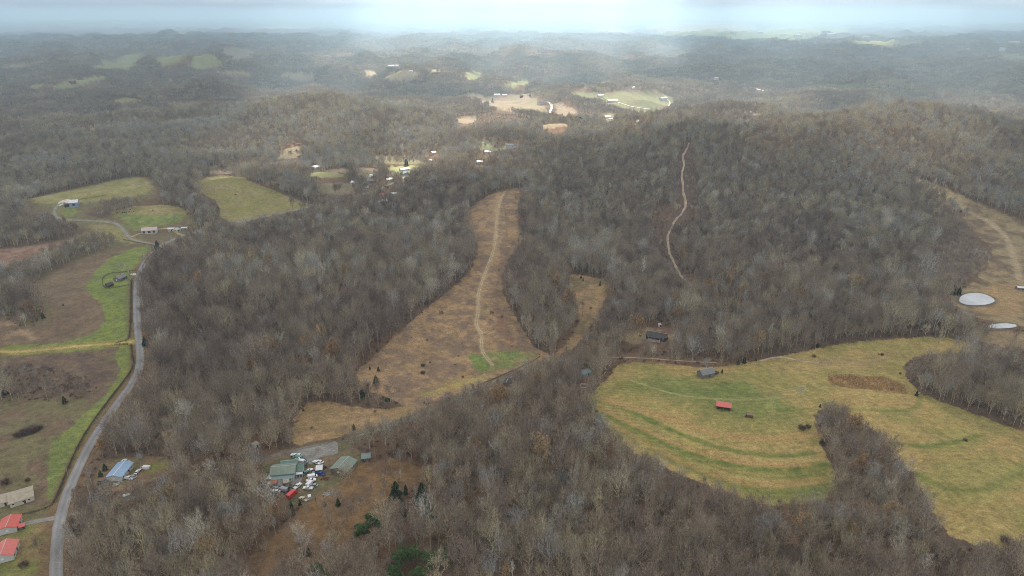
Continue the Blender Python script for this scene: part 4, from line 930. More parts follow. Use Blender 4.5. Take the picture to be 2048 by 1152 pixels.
# heaps of scrap round the workshop
M_scrap = [mat('rusty_scrap', (.16, .085, .05), .9, noise=[(1.5, .5)]), mat('pale_scrap', (.42, .40, .36), .8, noise=[(1.5, .4)]), mat('dark_scrap', (.05, .048, .045), .8, noise=[(1.5, .4)])]
for i, (px, py, lb) in enumerate([(533, 972, 'rusty scrap heap at the far left end of the scrap row'), (558, 968, 'pale scrap heap against the lean-to wall'), (573, 984, 'dark scrap heap below the row of wrecked cars'), (650, 958, 'dark scrap heap under the trees right of the white cars'), (655, 990, 'rusty scrap heap in scrub right of the tan pickup'), (548, 988, 'pale scrap heap lowest in the wreck yard'), (604, 937, 'dark scrap heap between garage and cars'), (236, 968, 'rusty scrap heap below the blue roofed house'), (646, 937, 'pale scrap heap right of the small pale roofed shed')]):
    p = at([px], [py])[0]; rs = random.Random(40 + i); m = MB()
    for _ in range(26):
        a = rs.uniform(0, 6.28); q = rs.random() ** .6 * 2.3; c = Vector((math.cos(a) * q, math.sin(a) * q, rs.uniform(0, .9 - q * .25))); d = Vector((rs.uniform(-1, 1), rs.uniform(-1, 1), rs.uniform(-.3, .5))).normalized() * rs.uniform(.3, 1.1); m.prism(c - d, c + d, rs.uniform(.08, .35), rs.uniform(.08, .3), 4)
    o = obj('scrap_pile', m.mesh('scrap_pile', M_scrap[i % 3]), None, p); tag(o, lb, 'scrap heap')

# ------------------------------------------------------------------ fences, poles, cows
M_rail = mat('dark_fence_wood', (.055, .042, .032), .95, noise=[(1, .25)])
def fence(P, label, step=3.5, h=1.35):
    o0 = P[0]; m = MB(); z = height(P[:, 0], P[:, 1]); pts = [Vector((P[0][0], P[0][1], z[0]))]; acc = 0
    for i in range(len(P) - 1):
        a = Vector((P[i][0], P[i][1], z[i])); b = Vector((P[i + 1][0], P[i + 1][1], z[i + 1])); k = max(1, int((b - a).length / step))
        for j in range(1, k + 1): q = a.lerp(b, j / k); pts.append(q)
    for q in pts: q.z = float(height(q.x, q.y))
    org = pts[0].copy(); t = thing('rail_fence', label, 'fence', org)
    pm = MB()
    for q in pts: p = q - org; pm.box(p.x - .1, p.x + .1, p.y - .1, p.y + .1, p.z - .4, p.z + h)
    for a, b in zip(pts, pts[1:]):
        for hh in (.35, .75, 1.15):
            m.prism(a - org + Vector((0, 0, hh)), b - org + Vector((0, 0, hh)), .09, .09, 4)
    pp = part('post_row', pm, M_rail, t); part('rail', m, M_rail, t)
fence(FENCEW['road_a'], 'dark rail fence beside the road bend by the tall cedar'); fence(FENCEW['road_b'], 'dark rail fence beside the bright green roadside pasture')
fence(FENCEW['road_c'], 'long dark rail fence following the road down to the tan roofed house')
fence(wline([(272, 541), (240, 546), (218, 547), (206, 556), (204, 566), (210, 578), (225, 577), (264, 570)]), 'dark rail fence round the old house yard')
fence(wline([(247, 480), (272, 485), (296, 489), (314, 493)]), 'dark rail fence under the upper driveway'); fence(wline([(158, 400), (175, 397), (195, 394), (212, 391)]), 'dark fence running right from the left hill barn')
fence(wline([(105, 1010), (98, 1016), (80, 1022), (58, 1028), (38, 1031)]), 'low dark fence between the tan house and red house'); fence(wline([(232, 687), (243, 684), (256, 681), (258, 676)]), 'short fence on the upper side of the tan drive gate')
fence(wline([(230, 691), (245, 689), (262, 690)]), 'short fence on the lower side of the tan drive gate'); fence(wline([(1080, 714), (1060, 727), (1020, 745), (990, 758), (955, 772)]), 'overgrown dark fence along the lane below the clearing')
M_pole = mat('pole_wood', (.30, .26, .21), .9, noise=[(1, .2)])
for (px, py, lb) in ((136, 951, 'wooden utility pole on the verge by the road bend'), (188, 800, 'wooden utility pole in the brown pasture left of the road'), (700, 872, 'utility pole beside the lane above the gravel lot')):
    p = at([px], [py])[0]; t = thing('utility_pole', lb, 'utility pole', p)
    m = MB(); m.prism(Vector((0, 0, -.5)), Vector((0, 0, 9.5)), .17, .12, 8); part('pole', m, M_pole, t); m = MB(); m.box(-1.2, 1.2, -.07, .07, 8.7, 8.9); part('crossarm', m, M_pole, t)
    m = MB()
    for X in (-1, 0, 1): m.prism(Vector((X, 0, 8.901)), Vector((X, 0, 9.1 if X else 9.72)), .06, .05, 6)
    part('insulator', m, M_conc, t)
M_cow = mat('black_hide', (.02, .016, .014), .8, noise=[(2, .2)])
def cow_mesh():
    vs = [(0, -.75, 1.05), (0, -.2, 1.0), (0, .45, 1.02), (0, .85, 1.1), (0, 1.15, .95), (0, 1.42, .62), (.22, .5, .6), (.22, .52, .02), (-.22, .5, .6), (-.22, .52, .02), (.2, -.68, .62), (.22, -.62, .02), (-.2, -.68, .62), (-.22, -.62, .02), (0, -.95, .9), (0, -1.0, .35), (.16, 1.1, 1.12), (-.16, 1.1, 1.12)]
    rs = [.34, .40, .37, .26, .17, .11, .13, .07, .13, .07, .15, .07, .15, .07, .05, .03, .04, .04]
    es = [(0, 1), (1, 2), (2, 3), (3, 4), (4, 5), (2, 6), (6, 7), (2, 8), (8, 9), (0, 10), (10, 11), (0, 12), (12, 13), (0, 14), (14, 15), (4, 16), (4, 17)]
    me = bpy.data.meshes.new('cow'); me.from_pydata(vs, es, []); o = bpy.data.objects.new('cow', me); C.objects.link(o)
    o.modifiers.new('s', 'SKIN'); sm = o.modifiers.new('u', 'SUBSURF'); sm.levels = 1
    for i, r in enumerate(rs): me.skin_vertices[0].data[i].radius = (r, r)
    me.skin_vertices[0].data[1].use_root = True
    dg = bpy.context.evaluated_depsgraph_get(); m2 = bpy.data.meshes.new_from_object(o.evaluated_get(dg)); bpy.data.objects.remove(o); m2.materials.clear(); m2.materials.append(M_cow); m2.name = 'cow'; return m2
cm = cow_mesh(); rnd = random.Random(3)
for i, (px, py) in enumerate([(246, 426), (249, 426), (253, 427), (257, 425), (260, 425), (264, 425), (267, 424), (235, 427), (261, 421), (306, 422), (471, 390)]):
    p = at([px], [py])[0]; lone = {7: 'black cow grazing left of the herd near the treeline', 8: 'black cow just above the herd', 9: 'black cow alone right of the herd', 10: 'single dark cow on the upper right pasture'}.get(i)
    o = obj('cow', cm, None, (p[0], p[1], p[2] + .0), rnd.uniform(0, 6.28)); tag(o, lone or 'black cow grazing in the tight line of the pasture herd', 'cow', None if lone else 'black cows in the pasture herd')

# ------------------------------------------------------------------ single trees and bushes
NT = 0
def put_bare(x, y, v, sc, tint, rz, label, group=None, cat='tree', nm='bare_tree'):
    tr, cr_, st, lf = NEAR[v]; z = float(height(x, y))
    t = thing(nm, label, cat, (x, y, z), rz, group); t.scale = (sc[0], sc[0], sc[1]); t['tint'] = tint
    a = obj('trunk', tr, t); a['tint'] = tint; b = obj('crown', cr_, t); b['tint'] = tint; return t
CED = [gen_cedar(1, 8, 1.9, 1300), gen_cedar(2, 8, 2.4, 1500), gen_cedar(3, 8, 1.5, 1100)]
PIN = [gen_cedar(11, 9, 3.7, 1900, True), gen_cedar(12, 9, 3.2, 1700, True)]
CEDM = [(T.mesh('trunk', M_bark), K.mesh('crown', M_cedar)) for T, K in CED]; PINM = [(T.mesh('trunk', M_bark), K.mesh('crown', M_cedar)) for T, K in PIN]
def put_green(px, py, H, v, label, pine=False, tint=.3, nm=None, group=None, wide=1.0):
    p = at([px], [py])[0]; tr, cr_ = (PINM if pine else CEDM)[v]; s = H / (9 if pine else 8)
    BUILDXY.append((float(p[0]), float(p[1]), (3.0 if pine else 2.0) * H / 9 + 1.0))
    t = thing(nm or ('pine_tree' if pine else 'cedar_tree'), label, 'tree', p, px * 1.7 % 6.28, group); t.scale = (s * wide, s * wide, s); t['tint'] = tint
    a = obj('trunk', tr, t); a['tint'] = .1; b = obj('crown', cr_, t); b['tint'] = tint; return t
for a in [(316, 501, 12, 1, 'tall dark cedar at the end of the driveway fence', .1), (327, 505, 9, 2, 'smaller dark cedar right of the tall one by the road bend', .1), (291, 692, 8.5, 1, 'dark cedar on the wood side of the straight road', .1), (740, 739, 3.2, 0, 'small dark cedar highest of three on the brown slope', .1),
          (757, 742, 4.2, 1, 'small green cedar second of three on the brown slope', .7), (752, 768, 7.2, 1, 'tallest green cedar of three on the brown slope', .5), (87, 637, 5.5, 1, 'round dark cedar at the tip of the left wood', .0), (127, 612, 2.6, 1, 'tiny dark cedar in the brown left pasture', .0),
          (793, 1002, 13, 1, 'tall dark cedar on the left of the pair by the brown clearing', .1), (845, 1008, 14, 1, 'tall dark cedar on the right of the pair by the brown clearing', .1), (806, 1030, 11, 0, 'dark cedar just below the left tall cedar', .15), (860, 1042, 12, 1, 'dark cedar low below the right tall cedar', .1), (812, 990, 7, 2, 'slim dark cedar between the two tall cedars', .1), (905, 1015, 9, 2, 'dark slim cedar in the wood right of the tall pair', .1),
          (1162, 557, 3.4, 1, 'low dark cedar on the orange clearing rim, leftmost', .0), (1166, 562, 3.6, 2, 'small dark cedar beside the leftmost on the orange rim', .0), (1200, 571, 4.6, 1, 'round dark cedar at the right side of the orange clearing', .0), (1488, 727, 6, 1, 'dark cedar at the hayfield top edge, larger of a row', .1),
          (1476, 730, 4.2, 1, 'dark low cedar left of the larger hayfield edge cedar', .1), (1511, 722, 3.6, 0, 'small dark cedar right of the larger hayfield edge cedar', .1), (1634, 695, 5.0, 1, 'round dark cedar under the woods beside the hayfield arm', .1), (1444, 746, 3.4, 1, 'dark green bush like cedar beside the collapsing barn', .3),
          (585, 1029, 8.5, 2, 'dark green cedar standing below the red truck', .2), (150, 1062, 9, 0, 'blue green cedar on the wood edge beside the road', .15), (211, 941, 5, 1, 'dark cedar left of the blue roofed house, upper', .1), (202, 953, 4.5, 1, 'dark cedar left of the blue roofed house, lower', .1),
          (1833, 792, 4.4, 1, 'dark cedar at the corner of the right wood and hayfield', .0), (471, 1131, 5.5, 0, 'dark cedar on the left edge of the long brown clearing', .1), (458, 1145, 4.5, 0, 'small dark cedar lowest on the brown clearing edge', .1), (600, 1010, 3.5, 1, 'little dark cedar near the parked tan pickup', .2), (1193, 716, 5, 0, 'dark cedar among bare trees by the dirt lane', .1),
          (607, 822, 2.6, 1, 'small yellow green cedar on the lower meadow edge', 1.0), (677, 1012, 5, 1, 'dark green cedar right of the junkyard under bare trees', .2), (650, 1012, 3.5, 1, 'small green cedar below the junkyard scrub', .3), (605, 1112, 5, 0, 'dark cedar under the pale tree in the brown clearing, left', .1), (618, 1110, 4.6, 1, 'dark cedar under the pale tree in the brown clearing, right', .1),
          (1850, 455, 5, 0, 'dark cedar on the upper edge of the right meadow', .05), (1921, 425, 4, 1, 'dark cedar low on the far side of the right meadow', .05), (1905, 592, 10, 0, 'dark cedar by the left bank of the pond', .1), (1917, 590, 8, 1, 'dark cedar nearest the pond water', .1), (130, 807, 6, 1, 'dark evergreen bush under the left brush patch', .0), (12, 790, 7, 1, 'dark green cedar in the left brush patch', .15),
          (1060, 193, 12, 0, 'dark cedar beside the brown hilltop barn', .1), (985, 205, 14, 1, 'dark tree left of the round hilltop grove', .1), (813, 332, 14, 1, 'dark evergreen beside the pink roofed farmhouse', .0), (708, 860, 4.5, 1, 'grey green bush like cedar by the gravel lot corner', .4), (1640, 815, 3, 1, 'dark stubby cedar on the tip of the wood spur', .1)]:
    put_green(a[0], a[1], a[2], a[3], a[4], False, a[5], wide=1.15)
for a in [(724, 1082, 10, 0, 'green pine leftmost beside the brown clearing', .75), (760, 1062, 9, 1, 'mid green pine right of the leftmost one', .6), (742, 1050, 8, 1, 'green pine top of the trio by the brown clearing', .6), (802, 1140, 11, 0, 'bright green pine left in the lowest clump', .95), (828, 1128, 12, 1, 'bright green pine at the top of the lowest clump', 1.0), (856, 1140, 11, 0, 'green pine in the middle of the lowest clump', .9), (885, 1132, 9, 1, 'green pine right in the lowest clump', .8),
          (790, 1165, 10, 1, 'green pine cut by the bottom edge, left of the clump', .9), (838, 1165, 9, 0, 'green pine cut by the bottom edge, under the clump', 1.0), (640, 1162, 9, 0, 'green pine cut by the bottom edge near the brown clearing', .8), (664, 1166, 7, 1, 'small green pine at the bottom edge beside the larger one', .7), (776, 808, 5.5, 1, 'yellow green pine at the edge of the shrubs in the meadow', 1.0), (728, 800, 6, 0, 'dark rounded evergreen in the meadow shrubs', .1),
          (1145, 250, 18, 0, 'dark evergreen, left of the pair by the distant drive', .1), (1160, 250, 18, 1, 'dark evergreen, right of the pair by the distant drive', .1), (725, 792, 6, 1, 'dark evergreen left among the meadow shrubs', .15)]:
    put_green(a[0], a[1], a[2], a[3], a[4], True, a[5])
BUSH = [gen_bush(i, 3, 2.4, 420, .045).mesh('bush', M_brush) for i in (1, 2, 3)]
def put_bush(px, py, s, label, tint=.2, group=None, sz=None):
    p = at([px], [py])[0]; o = obj('bush', BUSH[int(px) % 3], None, p, px % 6.28); o.scale = (s, s, sz or s); o['tint'] = tint; tag(o, label, 'bush', group)
for a in [(1604, 859, 1.5, 'dark leafless thicket left of the wood spur', 0), (1616, 856, 1.2, 'smaller dark thicket touching the wood spur', 0), (1644, 889, 1.2, 'dark bush against the inner edge of the wood spur', 0), (1764, 711, .9, 'dark bush alone on the golden hayfield arm', 0), (1628, 714, 1.0, 'low tangled bush near the end of the dirt path', .5), (1757, 709, .5, 'tiny bush beside the dark bush on the hayfield arm', .4),
          (846, 733, 1.1, 'dark round bush, upper of two on the brown slope', 0), (846, 748, 1.2, 'dark round bush, lower of two on the brown slope', .1), (860, 726, .6, 'small bush right of the upper dark bush on the slope', .2), (12, 968, 1.5, 'dark round bush behind the tan house', 0), (56, 962, .9, 'low bush just above the tan house roof', .1), (48, 1133, 1.3, 'dark reddish bush on the lower left lawn', .2),
          (2012, 1086, 1.7, 'dark bush at the lower right rim of the hayfield', 0), (2028, 1096, 1.5, 'dark bush at the right edge below the hayfield', 0), (1930, 882, .8, 'lone leafless bush in the right hayfield', .5), (1800, 748, .6, 'tiny bush by the corn stubble', .3), (1405, 752, 1.3, 'leafless bush left of the collapsing barn', .1), (1432, 748, 1.2, 'leafless bush right of the collapsing barn', .2)]:
    put_bush(*a)
for i, (px, py, s) in enumerate([(36, 874, 1.5), (44, 872, 1.6), (52, 869, 1.6), (60, 867, 1.7), (68, 864, 1.6), (75, 861, 1.5), (81, 858, 1.2), (48, 866, 1.4), (62, 860, 1.4)]): put_bush(px, py, s, 'dark leafless bush in the thicket on the lower left pasture', 0, 'bushes of the lower left pasture thicket')
def bare_px(px, py, v, s, tint, label, sh=None):
    p = at([px], [py])[0]; return put_bare(float(p[0]), float(p[1]), v, (s, sh or s), tint, px % 6.28, label)
for a in [(1598, 797, 0, .62, .9, 'rounded leafless tree alone on the green hayfield'), (80, 1108, 4, .62, .0, 'dark reddish leafless tree on the lower left lawn'), (975, 420, 2, .5, .2, 'thin bare tree at the upper left of the central clearing'), (1031, 404, 2, .55, .1, 'thin bare tree at the upper right of the central clearing'), (1044, 492, 4, .5, .1, 'small bare tree at the right bulge of the clearing, right'), (1037, 492, 2, .5, .1, 'small bare tree at the right bulge of the clearing, left'),
          (998, 552, 2, .5, 0, 'thin bare tree against the clearing right side'), (1011, 435, 5, .35, .1, 'sapling by the track in the upper clearing'), (1062, 750, 4, .7, .3, 'slim bare tree at the fence below the green patch'), (996, 775, 5, .6, .1, 'thin dark bare tree beside the shaded lane'), (1165, 630, 2, .8, .2, 'tall thin bare tree at the neck of the orange clearing'), (1845, 778, 2, .8, .8, 'pale tall bare tree at the point of the right wood'),
          (597, 1080, 0, .72, 1, 'pale rounded tree at the top of the long brown clearing'), (612, 1105, 3, .78, .9, 'pale forked tree in the long brown clearing'), (655, 1118, 0, .70, .84, 'grey rounded tree right in the long brown clearing'), (668, 1095, 1, .6, .7, 'tan spreading tree behind the grey one in the brown clearing'), (735, 1140, 1, .75, .75, 'tan spreading tree left of the lowest pine clump'), (710, 1125, 4, .65, .4, 'brown rounded tree left of the tan spreading one'),
          (690, 968, 1, .72, .6, 'olive grey spreading tree before the sage roofed house'), (700, 962, 0, .6, .7, 'tan rounded tree at the right of the sage roofed house'), (668, 1008, 0, .62, .84, 'grey rounded tree above the small green cedar'), (640, 915, 0, .45, .3, 'thin brown tree behind the pale roofed shed'), (528, 935, 4, .55, .5, 'round olive tree left of the workshop'), (687, 875, 0, .55, .2, 'dark rounded tree at the corner of the gravel lot'),
          (262, 560, 4, .4, .8, 'pale bare tree in the fenced yard'), (245, 545, 3, .55, .84, 'grey vase shaped tree behind the old fenced house'), (258, 548, 3, .5, .7, 'tan vase shaped tree near the yard gate'), (352, 440, 3, .5, .84, 'grey bare tree behind the pink roofed barn'), (282, 930, 4, .55, .84, 'grey rounded tree right of the blue roofed house'), (1412, 738, 3, .55, .84, 'grey leafless tree growing over the collapsing barn'), (340, 488, 3, .6, .3, 'bare roadside tree beyond the dark cedars'), (362, 470, 2, .6, .4, 'thin bare tree beside the mobile homes')]:
    bare_px(*a)

# ------------------------------------------------------------------ the woods
def gn_instances(name, label, cat, pts, sc, rot, tint, coll, nsrc, attach):
    me = bpy.data.meshes.new(name); n = len(pts); me.vertices.add(n); me.vertices.foreach_set('co', pts.astype(np.float32).ravel())
    for nm, arr, ty in (('tsc', sc, 'FLOAT_VECTOR'), ('trot', rot, 'FLOAT'), ('tint', tint, 'FLOAT'), ('tvar', attach, 'INT')):
        at_ = me.attributes.new(nm, ty, 'POINT')
        if ty == 'FLOAT_VECTOR': at_.data.foreach_set('vector', arr.astype(np.float32).ravel())
        else: at_.data.foreach_set('value', arr.astype(np.int32 if ty == 'INT' else np.float32))
    o = obj(name, me); o['kind'] = 'stuff'; o['label'] = label; o['category'] = cat
    g = bpy.data.node_groups.new(name, 'GeometryNodeTree'); g.interface.new_socket('Geometry', in_out='INPUT', socket_type='NodeSocketGeometry'); g.interface.new_socket('Geometry', in_out='OUTPUT', socket_type='NodeSocketGeometry')
    n_ = g.nodes; l_ = g.links; gi = n_.new('NodeGroupInput'); go = n_.new('NodeGroupOutput')
    ci = n_.new('GeometryNodeCollectionInfo'); ci.inputs['Collection'].default_value = coll; ci.inputs['Separate Children'].default_value = True; ci.inputs['Reset Children'].default_value = True
    ip = n_.new('GeometryNodeInstanceOnPoints'); ip.inputs['Pick Instance'].default_value = True
    def na(nm, ty):
        a = n_.new('GeometryNodeInputNamedAttribute'); a.data_type = ty; a.inputs['Name'].default_value = nm; return a.outputs['Attribute']
    cx = n_.new('ShaderNodeCombineXYZ'); l_.new(na('trot', 'FLOAT'), cx.inputs['Z'])
    l_.new(gi.outputs[0], ip.inputs['Points']); l_.new(ci.outputs[0], ip.inputs['Instance']); l_.new(na('tvar', 'INT'), ip.inputs['Instance Index']); l_.new(na('tsc', 'FLOAT_VECTOR'), ip.inputs['Scale']); l_.new(cx.outputs[0], ip.inputs['Rotation'])
    l_.new(ip.outputs[0], go.inputs[0]); md = o.modifiers.new('trees', 'NODES'); md.node_group = g; return o
def tints(x, y, rng):
    """stands of like trees: slow noise plus a spread from tree to tree"""
    t = (fbm(x / 90, y / 90, 201, 3) - .5) * 1.5 + .42 + rng.normal(0, .25, x.size)
    pale = rng.random(x.size) < .05; t[pale] = rng.uniform(.8, 1, pale.sum())
    h = .42 * (1 - sst(430, 800, np.hypot(x, y))); t = np.where(pale, t, t * (1 - h) + .24 * h)      # browner towards the camera
    g = .5 * sst(650, 1300, np.hypot(x, y)); t = t * (1 - g) + .86 * g      # greyer with distance: haze painted into the tree colour
    return np.clip(t, 0, 1)
pts_all = []
# near stand
gx, gy, r, sc, rng = scatter(240, 760, 5.5, 1)
k = clear(gx, gy, r, sc); gx, gy, r, sc = gx[k], gy[k], r[k], sc[k]
br_ = in_any(gx, gy, BRUSHW); sc = np.where(br_, sc * .42, sc); big = rng.random(gx.size) < .10; sc = np.where(big & ~br_, sc * 1.25, sc)
# trees grow smaller along the rims of the open land
ex_, ey_ = [], []
for z in Z:
    if z['a'] == RUS:
        b0, b1 = z['w'].min(0), z['w'].max(0); q = rng.uniform(b0, b1, (900, 2)); q = q[inside(q[:, 0], q[:, 1], z['w'])][:46]
        kq = np.ones(len(q), bool)
        for (bx, by, b_) in BUILDXY: kq &= np.hypot(q[:, 0] - bx, q[:, 1] - by) > b_
        ex_.append(q[kq])
q = np.concatenate(ex_); gx = np.concatenate([gx, q[:, 0]]); gy = np.concatenate([gy, q[:, 1]]); r = np.hypot(gx, gy); sc = np.concatenate([sc, rng.uniform(.35, .75, len(q))]); br_ = np.concatenate([br_, np.zeros(len(q), bool)])
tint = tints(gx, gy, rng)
var = rng.choice(8, gx.size, p=[.19, .13, .16, .13, .16, .12, .107, .003]); 
rus = (fbm(gx / 50, gy / 50, 71, 2) > .58) & (rng.random(gx.size) < .03); var[rus] = 7
rot = rng.uniform(0, 6.28, gx.size); gz = height(gx, gy)
u, v, d = proj(gx, gy, gz + 8 * sc); inf = (u > 8) & (u < 2040) & (v > 20) & (v < 1140)
size = np.where(inf & ~br_, sc / d * np.array([1, 1.15, .85, 1, 1, .8, 1.15, 1.0])[var], 0)
NIND = 266; order = np.argsort(-size); ind = np.zeros(gx.size, bool); ind[order[:NIND]] = True
LOOK = {'round': 'rounded bare tree', 'spread': 'spreading bare tree', 'tall': 'narrow bare tree', 'vase': 'forked bare tree'}
def tone(t): return 'dark brown' if t < .26 else ('grey brown' if t < .46 else ('purplish brown' if t < .6 else ('olive tan' if t < .77 else ('ash grey' if t < .9 else 'very pale'))))
def where(u_, v_):
    if u_ < 470: a = 'in the wood beside the asphalt road'
    elif u_ < 720: a = 'beside the long brown clearing'
    elif u_ < 930: a = 'around the green pines'
    elif u_ < 1240: a = 'in the bottom centre wood'
    elif u_ < 1560: a = 'below the large hayfield'
    elif u_ < 1860: a = 'below the spur between hayfields'
    else: a = 'in the lower right corner'
    b = 'at the bottom edge' if v_ > 1090 else ('above the bottom edge' if v_ > 1010 else 'further upslope')
    return a, b
for i in np.nonzero(ind)[0]:
    tr, cr_, st, lf = NEAR[var[i]]; a, b = where(u[i], v[i]); tn = 'russet leaved' if lf else tone(tint[i]); lk = 'oak still holding leaves' if lf else LOOK[st]
    put_bare(float(gx[i]), float(gy[i]), int(var[i]), (float(sc[i] * .78), float(sc[i] * rng.uniform(.92, 1.12))), float(tint[i]), float(rot[i]), f'{tn} {lk} {a}, {b}'.replace('russet leaved oak', 'russet oak'), f'{tn} {lk}s {a}, {b}')
WX = .74
def pack(gx, gy, gz, sc, tint, var, rot, rng, hs=1.0):
    n = gx.size; s3 = np.stack([sc * WX, sc * WX, sc * rng.uniform(.88, 1.15, n) * hs], 1); return (np.stack([gx, gy, gz], 1), s3, rot, tint, var)
kk = ~ind; A = pack(gx[kk], gy[kk], gz[kk], sc[kk], tint[kk], var[kk], rot[kk], rng)
# middle and far stands live in the same object through offset instance indices
gx, gy, r, sc, rng = scatter(760, 1750, 5.6, 2)
k = clear(gx, gy, r, sc); gx, gy, r, sc = gx[k], gy[k], r[k], sc[k]; br_ = in_any(gx, gy, BRUSHW); sc = np.where(br_, sc * .42, sc)
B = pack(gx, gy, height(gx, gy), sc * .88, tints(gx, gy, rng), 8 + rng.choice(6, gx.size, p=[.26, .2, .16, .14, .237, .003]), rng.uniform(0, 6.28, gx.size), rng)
gx, gy, r, sc, rng = scatter(1750, 4200, 17, 3)
k = clear(gx, gy, r, sc * .3, pad=12); gx, gy, r, sc = gx[k], gy[k], r[k], sc[k]
WX = 1.0
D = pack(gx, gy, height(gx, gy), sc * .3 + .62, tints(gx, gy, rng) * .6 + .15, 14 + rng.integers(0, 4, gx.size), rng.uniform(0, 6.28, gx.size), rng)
gx, gy, r, sc, rng = scatter(4200, 9500, 40, 4, 42)
k = clear(gx, gy, r, sc * .15, pad=20); gx, gy, r, sc = gx[k], gy[k], r[k], sc[k]
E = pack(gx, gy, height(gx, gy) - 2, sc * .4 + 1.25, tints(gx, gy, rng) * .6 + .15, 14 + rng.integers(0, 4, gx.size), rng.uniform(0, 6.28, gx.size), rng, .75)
coll = bpy.data.collections.new('tree_sources'); j = 0
for cc in (col_near, col_mid, col_far):
    for o in sorted(cc.objects, key=lambda q: q.name):
        o.name = 'tree_source_%02d' % j; o.data.name = o.name; coll.objects.link(o); j += 1
print('trees', [len(q[0]) for q in (A, B, D, E)])
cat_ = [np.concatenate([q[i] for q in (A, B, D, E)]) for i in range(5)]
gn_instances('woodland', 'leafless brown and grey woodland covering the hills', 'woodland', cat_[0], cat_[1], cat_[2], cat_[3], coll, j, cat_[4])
# undergrowth: brush and saplings between the nearer trees, and scrub in the open ground
bc = bpy.data.collections.new('brush_sources')
for i in range(3):
    o = bpy.data.objects.new('brush_source_%d' % i, gen_bush(30 + i, 3, 2.2, 130, .06).mesh('brush', M_brush)); bc.objects.link(o)
gx, gy, r, sc, rng = scatter(240, 800, 5.2, 9); k = clear(gx, gy, r, sc * .2, pad=1.5); k |= in_any(gx, gy, [Z[i]['w'] for i, z in enumerate(Z) if z['name'] == 'clearing']) & (rng.random(gx.size) < .02) & ~near_road(gx, gy, 2)
gx, gy, sc = gx[k], gy[k], sc[k]; n = gx.size
s = sc * rng.uniform(.4, 1.1, n)
gn_instances('undergrowth', 'brown brush and saplings under and beside the trees', 'undergrowth', np.stack([gx, gy, height(gx, gy)], 1), np.stack([s, s, s * rng.uniform(.6, 1.2, n)], 1), rng.uniform(0, 6.28, n), rng.random(n), bc, 3, rng.integers(0, 3, n))
# corn stubble left standing in the hayfield
m = MB(); PC = wpoly([(1655,750),(1700,750),(1770,756),(1808,770),(1815,790),(1760,782),(1700,776),(1660,770)], 0, 0); rs = random.Random(8)
M_corn = mat('dry_corn', (.46, .30, .13), 1, noise=[(.8, .4)]); gx, gy = np.meshgrid(np.arange(PC[:, 0].min(), PC[:, 0].max(), .8), np.arange(PC[:, 1].min(), PC[:, 1].max(), .9)); gx = gx.ravel(); gy = gy.ravel(); k = inside(gx, gy, PC); gx, gy = gx[k], gy[k]; hz = height(gx, gy)
for x, y, z in zip(gx, gy, hz):
    if rs.random() < .22 + .4 * (math.sin(x * .3 + y * .13) > .6): continue
    a = rs.uniform(0, 6.28); p = Vector((x + rs.uniform(-.3, .3), y + rs.uniform(-.3, .3), z)); h = rs.uniform(.9, 2.0)
    for q in (0, 2.1): d = Vector((math.cos(a + q), math.sin(a + q), 0)) * .45; m.tri(p - d * .3, p + d * .9 + Vector((0, 0, h * .5)), p + Vector((rs.uniform(-.5, .5), rs.uniform(-.5, .5), h)))
o = obj('corn_stubble', m.mesh('corn_stubble', M_corn)); o['kind'] = 'stuff'; o['label'] = 'patch of dry brown corn stubble in the golden hayfield'; o['category'] = 'crop'

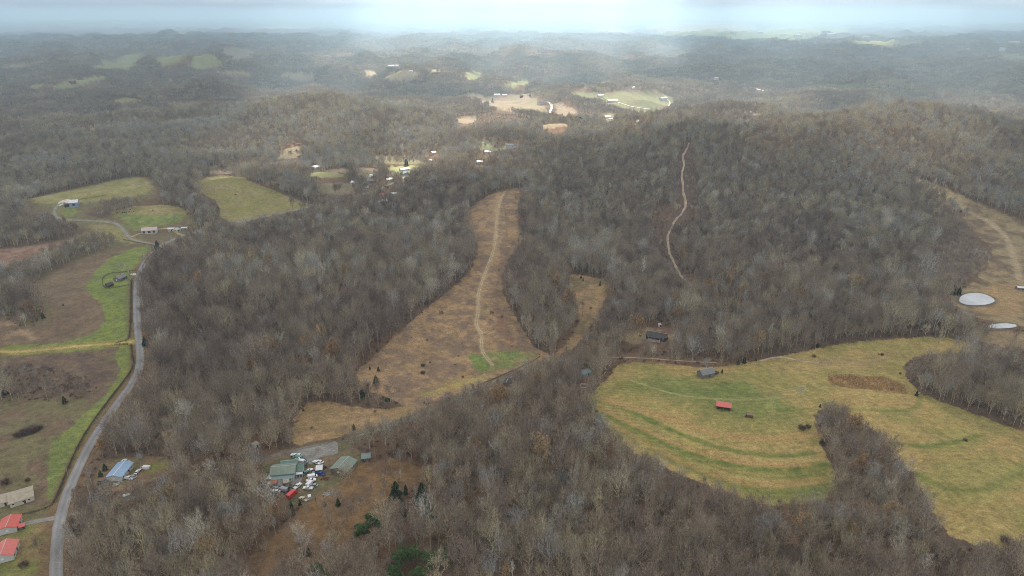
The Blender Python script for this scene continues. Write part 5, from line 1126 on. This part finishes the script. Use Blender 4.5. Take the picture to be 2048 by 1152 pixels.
# ------------------------------------------------------------------ cloud deck added above the view, gaps cut to throw sun on chosen slopes
GAPS = [[(500,345),(520,215),(700,170),(800,230),(730,320),(610,350)], [(860,170),(1400,148),(1420,270),(1110,335),(880,335),(800,260)], [(1310,195),(1480,165),(1700,190),(2120,235),(2120,330),(1950,312),(1800,290),(1700,264),(1620,250),(1540,262),(1450,285),(1350,285)],
        [(720,68),(1300,70),(1330,108),(680,112)], [(650,104),(790,104),(790,168),(600,165)], [(830,104),(900,104),(930,160),(850,160)], [(955,104),(1070,104),(1120,158),(975,160)], [(1130,104),(1225,104),(1240,150),(1165,150)], [(1270,104),(1350,104),(1350,140),(1300,142)], [(1400,62),(1800,58),(1960,66),(1800,84),(1520,86)], [(760,50),(2100,48),(2100,62),(1400,70),(740,72)]]
GW = [wpoly(p) + np.array([SUNV.x, SUNV.y]) / SUNV.z * 1600 for p in GAPS]
cx_ = np.arange(-11000, 11001, 70.0); cy_ = np.arange(-5000, 11501, 70.0); CX, CY = np.meshgrid(cx_, cy_, indexing='ij')
CZ = 1600 + (fbm(CX / 500, CY / 500, 301, 4) - .5) * 160
hole = np.zeros(CX.shape, bool)
wob = .62
for P in GW: hole |= inside(CX + (fbm(CX / 420, CY / 420, 305, 4) - .5) * 700 * wob, CY + (fbm(CX / 420, CY / 420, 316, 4) - .5) * 700 * wob, P)
hole &= fbm(CX / 300, CY / 300, 330, 3) < .64
I = np.arange(CX.size).reshape(CX.shape); FF = np.stack([I[:-1, :-1], I[1:, :-1], I[1:, 1:], I[:-1, 1:]], -1).reshape(-1, 4)
FF = FF[~hole.ravel()[FF].any(1)]
M_unseen_cloud = bpy.data.materials.new('unseen_cloud'); M_unseen_cloud.use_nodes = True; n = M_unseen_cloud.node_tree.nodes; n.remove(n['Principled BSDF']); tb = n.new('ShaderNodeBsdfTranslucent'); tb.inputs['Color'].default_value = (.31, .31, .315, 1); M_unseen_cloud.node_tree.links.new(tb.outputs[0], n['Material Output'].inputs['Surface'])
me = npmesh('unseen_clouds', np.stack([CX, CY, CZ], -1).reshape(-1, 3), FF, M_unseen_cloud); o = obj('unseen_clouds', me); o['kind'] = 'structure'

# ------------------------------------------------------------------ haze
if HAZE:
    m = MB(); m.box(-42000, 42000, -41500, 41500, ZLO - 1, max(ZHI + 35, 420)); me = m.mesh('haze', bpy.data.materials.new('haze_air')); hm = me.materials[0]; hm.use_nodes = True; n = hm.node_tree.nodes; n.remove(n['Principled BSDF'])
    pv = n.new('ShaderNodeVolumePrincipled'); pv.inputs['Color'].default_value = (.60, .80, .91, 1); pv.inputs['Density'].default_value = HAZE; pv.inputs['Anisotropy'].default_value = .3
    hm.node_tree.links.new(pv.outputs[0], n['Material Output'].inputs['Volume']); o = obj('haze', me); o['kind'] = 'stuff'; o['label'] = 'pale blue air haze over the valley'
print('done')
